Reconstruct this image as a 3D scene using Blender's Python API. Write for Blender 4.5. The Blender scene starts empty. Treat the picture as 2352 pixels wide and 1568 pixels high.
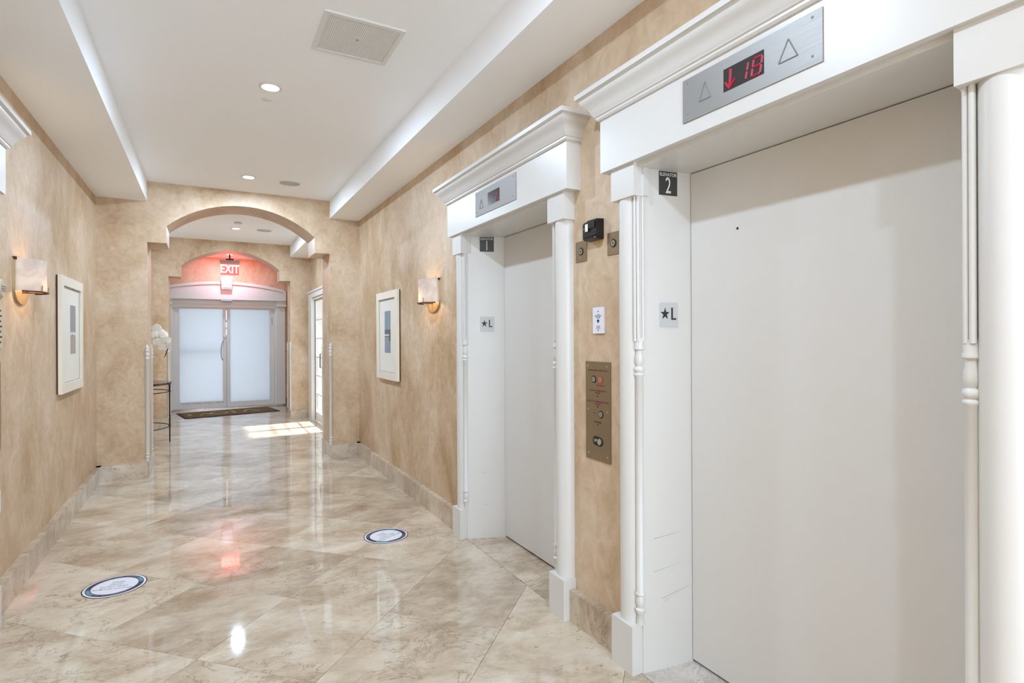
import bpy, bmesh, math, random
from mathutils import Vector, Matrix
random.seed(7)
R = math.radians
PI = math.pi
S = bpy.context.scene
COL = S.collection

# ------------------------------------------------------------------ camera
cam_d = bpy.data.cameras.new('camera')
cam_d.sensor_width = 36.0
cam_d.lens = 1279.97 / 2352 * 36.0
cam_d.shift_y = -(784 - 773.73) / 2352
cam_d.clip_start = 0.02
cam_d.clip_end = 200
cam = bpy.data.objects.new('camera', cam_d)
COL.objects.link(cam)
cam.matrix_world = (Matrix.Translation((0, 0, 1.42)) @ Matrix.Rotation(R(-28.695), 4, 'Z')
                    @ Matrix.Rotation(R(90), 4, 'X') @ Matrix.Rotation(R(-0.258), 4, 'Z'))
S.camera = cam

# ------------------------------------------------------------------ world: bright overcast daylight
W = bpy.data.worlds.new('world')
S.world = W
W.use_nodes = True
W.node_tree.nodes['Background'].inputs[0].default_value = (0.88, 0.94, 1.0, 1)
W.node_tree.nodes['Background'].inputs[1].default_value = 1.7

# ------------------------------------------------------------------ sun through the glazed side door
sd = bpy.data.lights.new('sun', 'SUN')
sd.energy = 12.0
sd.angle = R(3.5)
sd.color = (1.0, 0.97, 0.92)
sun = bpy.data.objects.new('sun', sd)
COL.objects.link(sun)
sun.rotation_euler = Vector((-1.45, -0.12, -2.06)).to_track_quat('-Z', 'Y').to_euler()

# large soft fill light added behind the camera, standing in for lobby daylight
ld = bpy.data.lights.new('rear_fill', 'AREA')
ld.shape = 'RECTANGLE'
ld.size = 2.3
ld.size_y = 2.5
ld.energy = 92
ld.color = (0.74, 0.92, 1.12)
lo = bpy.data.objects.new('rear_fill', ld)
COL.objects.link(lo)
lo.location = (0.33, -3.9, 1.45)
lo.rotation_euler = (R(90), 0, R(180))
lo.rotation_euler = Vector((0, 1, 0)).to_track_quat('-Z', 'Z').to_euler()

DOWNLIGHT_W = 20.0
vs = S.view_settings
S.display_settings.display_device = 'sRGB'
vs.view_transform = 'Standard'
vs.look = 'None'
vs.exposure = 0.42
vs.gamma = 1.0
vs.use_curve_mapping = False
cy = S.cycles
cy.max_bounces = 9
cy.adaptive_threshold = 0.015
cy.diffuse_bounces = 6
cy.glossy_bounces = 5
cy.transmission_bounces = 6
cy.transparent_max_bounces = 8
cy.sample_clamp_indirect = 6.0
cy.caustics_reflective = False
cy.caustics_refractive = False
cy.use_denoising = True
cy.blur_glossy = 0.0

# ------------------------------------------------------------------ dimensions (metres)
XL, XR = -0.969, 1.628          # side walls
YA, YAK = 6.865, 7.345          # near arch wall
YB, YBK = 10.483, 10.869        # far arch wall
YE = 12.737                     # entrance wall
YS = -4.0                       # open lobby end behind the camera
ZC, ZS = 3.049, 2.841           # ceiling, soffits
JL, JR = -0.54, 1.289           # arch jambs
XD = 1.857                      # lift door plane

# ------------------------------------------------------------------ helpers
def srgb(r, g, b):
    f = lambda c: (c / 12.92 if c <= 0.04045 else ((c + 0.055) / 1.055) ** 2.4)
    return (f(r / 255), f(g / 255), f(b / 255), 1)

def new_mat(name):
    m = bpy.data.materials.new(name)
    m.use_nodes = True
    nt = m.node_tree
    return m, nt, nt.nodes['Principled BSDF']

def N(nt, t, **kw):
    n = nt.nodes.new(t)
    for k, v in kw.items():
        setattr(n, k, v)
    return n

def plain(name, col, rough=0.5, metal=0.0, spec=0.5, var=0.03, scale=9.0, bump=0.0, bscale=60.0, emit=None, es=0.0, coat=0.0):
    m, nt, b = new_mat(name)
    tc = N(nt, 'ShaderNodeTexCoord')
    nz = N(nt, 'ShaderNodeTexNoise')
    nz.inputs['Scale'].default_value = scale
    nz.inputs['Detail'].default_value = 4
    nt.links.new(tc.outputs['Object'], nz.inputs['Vector'])
    mx = N(nt, 'ShaderNodeMixRGB')
    c = Vector(col[:3])
    mx.inputs[1].default_value = (*(c * (1 - var)), 1)
    mx.inputs[2].default_value = (*[min(1, x * (1 + var)) for x in c], 1)
    nt.links.new(nz.outputs['Fac'], mx.inputs[0])
    nt.links.new(mx.outputs[0], b.inputs['Base Color'])
    b.inputs['Roughness'].default_value = rough
    b.inputs['Metallic'].default_value = metal
    b.inputs['Specular IOR Level'].default_value = spec
    b.inputs['Coat Weight'].default_value = coat
    if bump:
        n2 = N(nt, 'ShaderNodeTexNoise')
        n2.inputs['Scale'].default_value = bscale
        n2.inputs['Detail'].default_value = 3
        nt.links.new(tc.outputs['Object'], n2.inputs['Vector'])
        bp = N(nt, 'ShaderNodeBump')
        bp.inputs['Strength'].default_value = bump
        bp.inputs['Distance'].default_value = 0.01
        nt.links.new(n2.outputs['Fac'], bp.inputs['Height'])
        nt.links.new(bp.outputs[0], b.inputs['Normal'])
    if emit:
        b.inputs['Emission Color'].default_value = emit
        b.inputs['Emission Strength'].default_value = es
    return m

def ramp(nt, stops):
    r = N(nt, 'ShaderNodeValToRGB')
    el = r.color_ramp.elements
    while len(el) > 1:
        el.remove(el[-1])
    el[0].position = stops[0][0]
    el[0].color = stops[0][1]
    for p, c in stops[1:]:
        e = el.new(p)
        e.color = c
    return r

def plaster(name, lo_, mid, hi):
    m, nt, b = new_mat(name)
    tc = N(nt, 'ShaderNodeTexCoord')
    mp = N(nt, 'ShaderNodeMapping')
    mp.inputs['Scale'].default_value = (1.15, 1.15, 0.8)
    nt.links.new(tc.outputs['Object'], mp.inputs[0])
    a = N(nt, 'ShaderNodeTexNoise')
    a.inputs['Scale'].default_value = 1.9
    a.inputs['Detail'].default_value = 8
    a.inputs['Roughness'].default_value = 0.62
    a.inputs['Distortion'].default_value = 0.5
    nt.links.new(mp.outputs[0], a.inputs['Vector'])
    r = ramp(nt, [(0.28, lo_), (0.5, mid), (0.72, hi)])
    nt.links.new(a.outputs['Fac'], r.inputs[0])
    c = N(nt, 'ShaderNodeTexNoise')
    c.inputs['Scale'].default_value = 13
    c.inputs['Detail'].default_value = 6
    c.inputs['Distortion'].default_value = 1.1
    nt.links.new(tc.outputs['Object'], c.inputs['Vector'])
    mx = N(nt, 'ShaderNodeMixRGB', blend_type='SOFT_LIGHT')
    mx.inputs[0].default_value = 0.55
    nt.links.new(r.outputs[0], mx.inputs[1])
    nt.links.new(c.outputs['Fac'], mx.inputs[2])
    nt.links.new(mx.outputs[0], b.inputs['Base Color'])
    b.inputs['Roughness'].default_value = 0.36
    rr = N(nt, 'ShaderNodeMapRange')
    rr.inputs[3].default_value = 0.40
    rr.inputs[4].default_value = 0.58
    nt.links.new(c.outputs['Fac'], rr.inputs[0])
    nt.links.new(rr.outputs[0], b.inputs['Roughness'])
    b.inputs['Specular IOR Level'].default_value = 0.5
    bp = N(nt, 'ShaderNodeBump')
    bp.inputs['Strength'].default_value = 0.12
    bp.inputs['Distance'].default_value = 0.02
    nt.links.new(c.outputs['Fac'], bp.inputs['Height'])
    nt.links.new(bp.outputs[0], b.inputs['Normal'])
    return m

def travertine(name, tint=1.0, rough=0.045, grey=0.0):
    m, nt, b = new_mat(name)
    geo = N(nt, 'ShaderNodeNewGeometry')
    oi = N(nt, 'ShaderNodeObjectInfo')
    mul = N(nt, 'ShaderNodeMath', operation='MULTIPLY')
    mul.inputs[1].default_value = 57.0
    nt.links.new(oi.outputs['Random'], mul.inputs[0])
    cmb = N(nt, 'ShaderNodeCombineXYZ')
    nt.links.new(mul.outputs[0], cmb.inputs[0])
    nt.links.new(mul.outputs[0], cmb.inputs[2])
    add = N(nt, 'ShaderNodeVectorMath', operation='ADD')
    nt.links.new(geo.outputs['Position'], add.inputs[0])
    nt.links.new(cmb.outputs[0], add.inputs[1])
    mp = N(nt, 'ShaderNodeMapping')
    mp.inputs['Rotation'].default_value = (0, 0, R(38))
    mp.inputs['Scale'].default_value = (2.4, 3.6, 2.4)
    nt.links.new(add.outputs[0], mp.inputs[0])
    a = N(nt, 'ShaderNodeTexNoise')
    a.inputs['Scale'].default_value = 0.9
    a.inputs['Detail'].default_value = 9
    a.inputs['Roughness'].default_value = 0.72
    a.inputs['Distortion'].default_value = 0.22
    nt.links.new(mp.outputs[0], a.inputs['Vector'])
    g = grey
    def c(r_, g_, b_):
        k = tint
        q = (r_ * k, g_ * k, b_ * k)
        mean = sum(q) / 3
        q = [min(255, v * (1 - g) + mean * g) for v in q]
        return srgb(*q)
    r1 = ramp(nt, [(0.26, c(132, 109, 85)), (0.39, c(168, 148, 125)), (0.52, c(193, 177, 156)), (0.68, c(213, 203, 187))])
    sh = N(nt, 'ShaderNodeMapRange')
    sh.inputs[3].default_value = -0.035
    sh.inputs[4].default_value = 0.045
    nt.links.new(oi.outputs['Random'], sh.inputs[0])
    sa = N(nt, 'ShaderNodeMath', operation='ADD')
    nt.links.new(a.outputs['Fac'], sa.inputs[0])
    nt.links.new(sh.outputs[0], sa.inputs[1])
    nt.links.new(sa.outputs[0], r1.inputs[0])
    # tile to tile tone
    tone = N(nt, 'ShaderNodeMapRange')
    tone.inputs[3].default_value = 0.96
    tone.inputs[4].default_value = 1.10
    nt.links.new(oi.outputs['Random'], tone.inputs[0])
    tm = N(nt, 'ShaderNodeMixRGB', blend_type='MULTIPLY')
    tm.inputs[0].default_value = 1.0
    nt.links.new(r1.outputs[0], tm.inputs[1])
    nt.links.new(tone.outputs[0], tm.inputs[2])
    # thin dark veins and pits
    v = N(nt, 'ShaderNodeTexNoise')
    v.inputs['Scale'].default_value = 1.7
    v.inputs['Detail'].default_value = 10
    v.inputs['Roughness'].default_value = 0.68
    v.inputs['Distortion'].default_value = 0.8
    nt.links.new(mp.outputs[0], v.inputs['Vector'])
    r2 = ramp(nt, [(0.488, (1, 1, 1, 1)), (0.5, (0.50, 0.42, 0.34, 1)), (0.512, (1, 1, 1, 1))])
    nt.links.new(v.outputs['Fac'], r2.inputs[0])
    msk = N(nt, 'ShaderNodeTexNoise')
    msk.inputs['Scale'].default_value = 1.3
    msk.inputs['Detail'].default_value = 3
    nt.links.new(add.outputs[0], msk.inputs['Vector'])
    mr = ramp(nt, [(0.42, (0, 0, 0, 1)), (0.58, (1, 1, 1, 1))])
    nt.links.new(msk.outputs['Fac'], mr.inputs[0])
    mm = N(nt, 'ShaderNodeMixRGB', blend_type='MULTIPLY')
    nt.links.new(mr.outputs[0], mm.inputs[0])
    nt.links.new(tm.outputs[0], mm.inputs[1])
    nt.links.new(r2.outputs[0], mm.inputs[2])
    # pits: small dark brown specks in patches
    p = N(nt, 'ShaderNodeTexNoise')
    p.inputs['Scale'].default_value = 5.5
    p.inputs['Detail'].default_value = 6
    p.inputs['Roughness'].default_value = 0.75
    nt.links.new(mp.outputs[0], p.inputs['Vector'])
    pr_ = ramp(nt, [(0.31, (0.42, 0.33, 0.25, 1)), (0.38, (1, 1, 1, 1))])
    nt.links.new(p.outputs['Fac'], pr_.inputs[0])
    pm = N(nt, 'ShaderNodeMixRGB', blend_type='MULTIPLY')
    pm.inputs[0].default_value = 0.85
    nt.links.new(mm.outputs[0], pm.inputs[1])
    nt.links.new(pr_.outputs[0], pm.inputs[2])
    nt.links.new(pm.outputs[0], b.inputs['Base Color'])
    b.inputs['Roughness'].default_value = rough
    b.inputs['Specular IOR Level'].default_value = 0.85
    bp = N(nt, 'ShaderNodeBump')
    bp.inputs['Strength'].default_value = 0.004
    bp.inputs['Distance'].default_value = 0.01
    nt.links.new(a.outputs['Fac'], bp.inputs['Height'])
    nt.links.new(bp.outputs[0], b.inputs['Normal'])
    return m

def brushed(name, col, axis=(1, 1, 90), rough=0.3):
    m, nt, b = new_mat(name)
    tc = N(nt, 'ShaderNodeTexCoord')
    mp = N(nt, 'ShaderNodeMapping')
    mp.inputs['Scale'].default_value = axis
    nt.links.new(tc.outputs['Object'], mp.inputs[0])
    nz = N(nt, 'ShaderNodeTexNoise')
    nz.inputs['Scale'].default_value = 6
    nz.inputs['Detail'].default_value = 4
    nt.links.new(mp.outputs[0], nz.inputs['Vector'])
    mr = N(nt, 'ShaderNodeMapRange')
    mr.inputs[3].default_value = rough - 0.06
    mr.inputs[4].default_value = rough + 0.1
    nt.links.new(nz.outputs['Fac'], mr.inputs[0])
    nt.links.new(mr.outputs[0], b.inputs['Roughness'])
    b.inputs['Base Color'].default_value = col
    b.inputs['Metallic'].default_value = 0.75
    bp = N(nt, 'ShaderNodeBump')
    bp.inputs['Strength'].default_value = 0.04
    bp.inputs['Distance'].default_value = 0.003
    nt.links.new(nz.outputs['Fac'], bp.inputs['Height'])
    nt.links.new(bp.outputs[0], b.inputs['Normal'])
    return m

def emission(name, col, s):
    m = bpy.data.materials.new(name)
    m.use_nodes = True
    nt = m.node_tree
    nt.nodes.clear()
    e = nt.nodes.new('ShaderNodeEmission')
    e.inputs[0].default_value = col
    e.inputs[1].default_value = s
    o = nt.nodes.new('ShaderNodeOutputMaterial')
    nt.links.new(e.outputs[0], o.inputs[0])
    return m

def frosted(name, col, gloss=0.08):
    m = bpy.data.materials.new(name)
    m.use_nodes = True
    nt = m.node_tree
    nt.nodes.clear()
    t = nt.nodes.new('ShaderNodeBsdfTranslucent')
    t.inputs[0].default_value = col
    g = nt.nodes.new('ShaderNodeBsdfGlossy')
    g.inputs['Roughness'].default_value = 0.25
    mx = nt.nodes.new('ShaderNodeMixShader')
    mx.inputs[0].default_value = gloss
    o = nt.nodes.new('ShaderNodeOutputMaterial')
    nt.links.new(t.outputs[0], mx.inputs[1])
    nt.links.new(g.outputs[0], mx.inputs[2])
    nt.links.new(mx.outputs[0], o.inputs[0])
    return m

def clear_glass(name, tint=(0.95, 0.98, 1, 1)):
    m = bpy.data.materials.new(name)
    m.use_nodes = True
    nt = m.node_tree
    nt.nodes.clear()
    t = nt.nodes.new('ShaderNodeBsdfTransparent')
    t.inputs[0].default_value = tint
    g = nt.nodes.new('ShaderNodeBsdfGlossy')
    g.inputs['Roughness'].default_value = 0.02
    mx = nt.nodes.new('ShaderNodeMixShader')
    o = nt.nodes.new('ShaderNodeOutputMaterial')
    mx.inputs[0].default_value = 0.045
    nt.links.new(t.outputs[0], mx.inputs[1])
    nt.links.new(g.outputs[0], mx.inputs[2])
    nt.links.new(mx.outputs[0], o.inputs[0])
    return m

M = dict(
    plaster=plaster('tan_plaster', srgb(174, 144, 106), srgb(200, 175, 146), srgb(217, 198, 175)),
    white=plain('white_semigloss_paint', srgb(213, 211, 207), 0.33, var=0.01, bump=0.05, bscale=14),
    doorw=plain('white_door_enamel', srgb(214, 212, 208), 0.26, var=0.01, bump=0.02, bscale=5),
    ceil=plain('ceiling_paint', srgb(248, 250, 253), 0.8, var=0.008, spec=0.2, bump=0.05, bscale=25),
    trav=travertine('polished_travertine'),
    thresh=travertine('pale_threshold_stone', 1.02, 0.12, 0.55),
    base=travertine('baseboard_stone', 0.99, 0.14, 0.0),
    steel=brushed('brushed_steel', srgb(150, 147, 143), (1, 1, 60), 0.48),
    bronze=brushed('bronze_tone_steel', srgb(152, 134, 108), (1, 60, 1), 0.36),
    screw=plain('bright_screw', srgb(215, 210, 200), 0.3, 0.9),
    black=plain('black_plastic', srgb(14, 12, 14), 0.3, bump=0.05),
    dark=plain('dark_gap', srgb(18, 18, 18), 0.8),
    signdark=plain('charcoal_sign', srgb(58, 58, 58), 0.45),
    signgrey=plain('pale_grey_plate', srgb(190, 192, 193), 0.4),
    letterw=plain('white_lettering', srgb(235, 235, 235), 0.5),
    letterk=plain('black_lettering', srgb(28, 28, 30), 0.5),
    letterr=plain('dark_red_lettering', srgb(120, 28, 32), 0.5),
    display=plain('display_glass', srgb(52, 48, 50), 0.15),
    led=emission('red_led', (1.0, 0.20, 0.36, 1), 1.9),
    ledrim=plain('red_led_rim', srgb(170, 10, 50), 0.4),
    red=plain('red_button_ring', srgb(205, 45, 40), 0.4),
    etch=plain('etched_line', srgb(128, 126, 123), 0.5),
    navy=plain('navy_vinyl', srgb(24, 36, 74), 0.35),
    teal=plain('teal_vinyl', srgb(70, 140, 165), 0.35),
    vinyl=plain('white_vinyl', srgb(226, 228, 238), 0.3),
    vinylrim=plain('dark_rim_vinyl', srgb(46, 36, 38), 0.4),
    greytext=plain('grey_text', srgb(150, 152, 158), 0.5),
    frame=plain('cream_picture_frame', srgb(236, 229, 214), 0.35, bump=0.04),
    framedark=plain('dark_frame_edge', srgb(62, 34, 22), 0.5),
    matboard=plain('picture_mount', srgb(240, 236, 226), 0.7),
    pgrey=plain('print_grey', srgb(150, 156, 162), 0.5),
    pblue=plain('print_blue_grey', srgb(142, 158, 172), 0.5),
    pdark=plain('print_dark', srgb(88, 98, 110), 0.5),
    pwhite=plain('print_white', srgb(222, 224, 226), 0.5),
    ptaupe=plain('print_taupe', srgb(172, 164, 158), 0.5),
    bulb=emission('warm_bulb', (1.0, 0.78, 0.5, 1), 6),
    pglass=clear_glass('picture_glass', (1, 1, 1, 1)),
    glass=clear_glass('door_glass'),
    frost=frosted('frosted_glass', (0.47, 0.50, 0.55, 1)),
    alabaster=None,
    brass=plain('aged_brass', srgb(172, 146, 108), 0.4, 0.35),
    bronzedark=plain('dark_bronze', srgb(84, 48, 28), 0.4, 0.6),
    iron=plain('black_iron', srgb(34, 24, 26), 0.35, 0.3),
    tabletop=plain('dark_glass_top', srgb(30, 34, 48), 0.05),
    petal=plain('white_petal', srgb(240, 238, 230), 0.5),
    stem=plain('dark_stem', srgb(58, 42, 26), 0.5),
    leafm=plain('dark_green_leaf', srgb(34, 48, 28), 0.4),
    bud=plain('olive_bud', srgb(132, 120, 78), 0.5),
    pot=plain('white_ceramic', srgb(228, 226, 220), 0.2),
    matfib=plain('brown_doormat', srgb(104, 82, 40), 0.95, bump=0.6, bscale=220, var=0.15, scale=18),
    matrim=plain('dark_mat_border', srgb(42, 20, 12), 0.8),
    matpale=plain('pale_mat_print', srgb(158, 140, 112), 0.9),
    vent=plain('vent_enamel', srgb(226, 226, 224), 0.5),
    ventback=plain('vent_shadow', srgb(118, 118, 117), 0.8),
    grille=plain('speaker_grille', srgb(176, 176, 174), 0.7),
    lamp=emission('lamp_lens', (1.0, 0.99, 0.96, 1), 9.0),
    patch=plain('raw_plaster_patch', srgb(205, 176, 128), 0.8, var=0.12, scale=50),
    concrete=plain('outdoor_paving', srgb(196, 192, 184), 0.8),
    exitglow=emission('exit_letter_glow', (1.0, 0.42, 0.34, 1), 2.0),
    acrylic=clear_glass('clear_acrylic', (1.0, 0.86, 0.86, 1)),
    exitpanel=plain('red_lit_panel', srgb(190, 90, 90), 0.3, emit=(1.0, 0.07, 0.07, 1), es=0.55),
    cowl=plain('grey_exit_housing', srgb(190, 188, 194), 0.4),
    beige=plain('beige_wall_device', srgb(198, 184, 158), 0.5),
    chrome=plain('pale_metal_handle', srgb(205, 206, 208), 0.35, 0.1),
    gasket=plain('grey_gasket', srgb(128, 130, 134), 0.6),
    scuff=plain('scuff_mark', srgb(150, 150, 152), 0.6),
)

def alabaster():
    m, nt, b = new_mat('alabaster_glass')
    tc = N(nt, 'ShaderNodeTexCoord')
    nz = N(nt, 'ShaderNodeTexNoise')
    nz.inputs['Scale'].default_value = 7
    nz.inputs['Detail'].default_value = 5
    nz.inputs['Distortion'].default_value = 1.5
    nt.links.new(tc.outputs['Object'], nz.inputs['Vector'])
    r = ramp(nt, [(0.35, srgb(214, 208, 206)), (0.6, srgb(238, 234, 228))])
    nt.links.new(nz.outputs['Fac'], r.inputs[0])
    nt.links.new(r.outputs[0], b.inputs['Base Color'])
    b.inputs['Roughness'].default_value = 0.3
    tr = N(nt, 'ShaderNodeBsdfTranslucent')
    nt.links.new(r.outputs[0], tr.inputs[0])
    mx = N(nt, 'ShaderNodeMixShader')
    mx.inputs[0].default_value = 0.45
    out = nt.nodes['Material Output']
    nt.links.new(b.outputs[0], mx.inputs[1])
    nt.links.new(tr.outputs[0], mx.inputs[2])
    nt.links.new(mx.outputs[0], out.inputs[0])
    return m
M['alabaster'] = alabaster()

# ---- mesh helpers
def bx(bm, x0, x1, y0, y1, z0, z1):
    x0, x1 = sorted((x0, x1)); y0, y1 = sorted((y0, y1)); z0, z1 = sorted((z0, z1))
    v = [bm.verts.new(p) for p in ((x0, y0, z0), (x1, y0, z0), (x1, y1, z0), (x0, y1, z0), (x0, y0, z1), (x1, y0, z1), (x1, y1, z1), (x0, y1, z1))]
    for f in ((3, 2, 1, 0), (4, 5, 6, 7), (0, 1, 5, 4), (1, 2, 6, 5), (2, 3, 7, 6), (3, 0, 4, 7)):
        bm.faces.new([v[i] for i in f])

def prism(bm, pts, f0, f1):
    """closed loop pts -> two caps given by functions f(point) and sides"""
    a = [bm.verts.new(f0(p)) for p in pts]
    b = [bm.verts.new(f1(p)) for p in pts]
    n = len(pts)
    for i in range(n):
        j = (i + 1) % n
        bm.faces.new((a[i], a[j], b[j], b[i]))
    bm.faces.new(a[::-1])
    bm.faces.new(b)

def lathe(bm, prof, c=(0, 0, 0), n=20, mat=None, a0=0.0, a1=2 * PI):
    """prof: (r, z) list, axis z through c; mat optional Matrix applied before c"""
    full = abs(a1 - a0 - 2 * PI) < 1e-6
    m = n if full else n + 1
    rings = []
    for r, z in prof:
        ring = []
        for i in range(m):
            t = a0 + (a1 - a0) * i / n
            p = Vector((max(r, 1e-5) * math.cos(t), max(r, 1e-5) * math.sin(t), z))
            if mat is not None:
                p = mat @ p
            ring.append(bm.verts.new(p + Vector(c)))
        rings.append(ring)
    loop = prof[0] == prof[-1]
    if loop:
        for v in rings[-1]:
            bm.verts.remove(v)
        rings[-1] = rings[0]
    for a, b in zip(rings, rings[1:]):
        for i in range(n):
            j = (i + 1) % m
            bm.faces.new((a[i], a[j], b[j], b[i]))
    if loop:
        return
    if full:
        bm.faces.new(rings[0][::-1])
        bm.faces.new(rings[-1])

def tube(bm, pts, r, n=8, closed=False):
    pts = [Vector(p) for p in pts]
    rings = []
    L = len(pts)
    up = Vector((0, 0, 1))
    for i, p in enumerate(pts):
        if closed:
            t = pts[(i + 1) % L] - pts[i - 1]
        else:
            t = pts[min(i + 1, L - 1)] - pts[max(i - 1, 0)]
        t.normalize()
        u = up if abs(t.dot(up)) < 0.95 else Vector((1, 0, 0))
        a = t.cross(u).normalized()
        b = a.cross(t).normalized()
        rr = r[i] if isinstance(r, (list, tuple)) else r
        rings.append([bm.verts.new(p + (a * math.cos(2 * PI * k / n) + b * math.sin(2 * PI * k / n)) * rr) for k in range(n)])
    pairs = list(zip(rings, rings[1:])) + ([(rings[-1], rings[0])] if closed else [])
    for a, b in pairs:
        for k in range(n):
            bm.faces.new((a[k], a[(k + 1) % n], b[(k + 1) % n], b[k]))
    if not closed:
        bm.faces.new(rings[0][::-1])
        bm.faces.new(rings[-1])

def wloc(o):
    v = Vector((0, 0, 0))
    while o is not None:
        v = v + o.location
        o = o.parent
    return v

def obj(name, bm, m, parent=None, origin=(0, 0, 0), bevel=0.0, seg=2, smooth=False, ang=35):
    if bevel:
        ed = [e for e in bm.edges if len(e.link_faces) == 2 and e.calc_face_angle(0) > R(30)]
        bmesh.ops.bevel(bm, geom=ed, offset=bevel, segments=seg, affect='EDGES', clamp_overlap=True, profile=0.5)
    bmesh.ops.recalc_face_normals(bm, faces=bm.faces[:])
    off = wloc(parent) if parent is not None else Vector(origin)
    for v in bm.verts:
        v.co -= off
    if smooth:
        for f in bm.faces:
            f.smooth = True
        for e in bm.edges:
            if len(e.link_faces) == 2 and e.calc_face_angle(0) > R(ang):
                e.smooth = False
    me = bpy.data.meshes.new(name)
    bm.to_mesh(me)
    bm.free()
    me.materials.append(m)
    o = bpy.data.objects.new(name, me)
    COL.objects.link(o)
    if parent is not None:
        o.parent = parent
    else:
        o.location = origin
    return o

def tag(o, label, cat, group=None):
    o['label'] = label
    o['category'] = cat
    o['kind'] = 'thing'
    if group:
        o['group'] = group
    return o

def thing(name, label, cat, loc, group=None):
    o = bpy.data.objects.new(name, None)
    o.empty_display_size = 0.1
    o.location = loc
    COL.objects.link(o)
    return tag(o, label, cat, group)

def struct(o, label=None):
    o['kind'] = 'structure'
    if label:
        o['label'] = label
    return o

def sempty(name, loc=(0, 0, 0), label=None):
    o = bpy.data.objects.new(name, None)
    o.empty_display_size = 0.1
    o.location = loc
    COL.objects.link(o)
    return struct(o, label)

def BM():
    return bmesh.new()

_font_cache = {}
def text_bm(bm, s, origin, right, up, size, depth=0.0006, bold=0.0, squeeze=1.0, center=True):
    """lettering: letters as thin raised geometry; origin = centre of the line (or left end) on the surface"""
    cu = bpy.data.curves.new('t', 'FONT')
    cu.body = s
    cu.size = size
    cu.resolution_u = 3
    cu.align_x = 'CENTER' if center else 'LEFT'
    cu.align_y = 'CENTER'
    cu.offset = bold
    cu.space_character = 1.0
    to = bpy.data.objects.new('t', cu)
    COL.objects.link(to)
    dg = bpy.context.evaluated_depsgraph_get()
    me = bpy.data.meshes.new_from_object(to.evaluated_get(dg))
    r = Vector(right).normalized()
    u = Vector(up).normalized()
    n = r.cross(u).normalized()
    o = Vector(origin)
    b2 = bmesh.new()
    b2.from_mesh(me)
    res = bmesh.ops.extrude_face_region(b2, geom=b2.faces[:])
    for v in [g for g in res['geom'] if isinstance(g, bmesh.types.BMVert)]:
        v.co.z += depth
    for v in b2.verts:
        p = v.co
        v.co = o + r * (p.x * squeeze) + u * p.y + n * (p.z)
    t2 = bpy.data.meshes.new('t2')
    b2.to_mesh(t2)
    b2.free()
    bm.from_mesh(t2)
    bpy.data.meshes.remove(t2)
    bpy.data.meshes.remove(me)
    bpy.data.objects.remove(to)
    bpy.data.curves.remove(cu)

# =================================================================== SETTING
# ---- floor: slab plus diagonal 61 cm travertine tiles, each a part
fb = BM(); bx(fb, XL - 0.3, XR + 0.6, YS, YE + 0.15, -0.12, -0.012)
floor = struct(obj('floor', fb, M['dark']), 'polished travertine floor laid in diagonal square tiles')
X0, X1, Y0, Y1 = XL, 1.6, YS, YE + 0.1
P_ = 0.61
U0, V0 = -0.82, 1.975

def clip(poly, axis, val, keep_less):
    out = []
    n = len(poly)
    for i in range(n):
        a, b = poly[i], poly[(i + 1) % n]
        ia = (a[axis] <= val) if keep_less else (a[axis] >= val)
        ib = (b[axis] <= val) if keep_less else (b[axis] >= val)
        if ia:
            out.append(a)
        if ia != ib:
            t = (val - a[axis]) / (b[axis] - a[axis])
            out.append((a[0] + t * (b[0] - a[0]), a[1] + t * (b[1] - a[1])))
    return out

def tile_mesh(poly, name='tile'):
    bm = BM()
    g = 0.0012
    cx = sum(p[0] for p in poly) / len(poly); cyy = sum(p[1] for p in poly) / len(poly)
    top = []; low = []; mid = []
    for x, y in poly:
        d = math.hypot(x - cx, y - cyy)
        k = 1 - 2.0 * g / max(d, 0.02)
        k0 = 1 - 0.8 * g / max(d, 0.02)
        top.append(bm.verts.new((cx + (x - cx) * k, cyy + (y - cyy) * k, 0.0)))
        mid.append(bm.verts.new((cx + (x - cx) * k0, cyy + (y - cyy) * k0, -0.0012)))
        low.append(bm.verts.new((cx + (x - cx) * k0, cyy + (y - cyy) * k0, -0.012)))
    n = len(poly)
    bm.faces.new(top)
    for i in range(n):
        j = (i + 1) % n
        bm.faces.new((mid[i], mid[j], top[j], top[i]))
        bm.faces.new((low[i], low[j], mid[j], mid[i]))
    bmesh.ops.recalc_face_normals(bm, faces=bm.faces[:])
    me = bpy.data.meshes.new(name)
    bm.to_mesh(me); bm.free()
    me.materials.append(M['trav'])
    return me
s2 = math.sqrt(0.5)
h = P_ / 2
full_poly = [((u + v) * s2, (v - u) * s2) for u, v in ((-h, -h), (h, -h), (h, h), (-h, h))]
full_me = tile_mesh(full_poly)
for i in range(-14, 14):
    for j in range(-14, 26):
        u = U0 + P_ * (i + 0.5); v = V0 + P_ * (j + 0.5)
        cx, cyy = (u + v) * s2, (v - u) * s2
        poly = [(cx + p[0], cyy + p[1]) for p in full_poly]
        c = poly
        for ax, val, less in ((0, X1, True), (0, X0, False), (1, Y1, True), (1, Y0, False)):
            c = clip(c, ax, val, less) if c else c
        if len(c) < 3:
            continue
        area = abs(sum(c[k][0] * c[(k + 1) % len(c)][1] - c[(k + 1) % len(c)][0] * c[k][1] for k in range(len(c)))) / 2
        if area < 0.002:
            continue
        if abs(area - P_ * P_) < 1e-4:
            o = bpy.data.objects.new('tile', full_me)
            o.location = (cx, cyy, 0)
        else:
            o = bpy.data.objects.new('tile', tile_mesh([(p[0] - cx, p[1] - cyy) for p in c]))
            o.location = (cx, cyy, 0)
        o.rotation_euler = (random.uniform(-1, 1) * 0.0009, random.uniform(-1, 1) * 0.0009, 0)
        o.parent = floor
        COL.objects.link(o)
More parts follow.
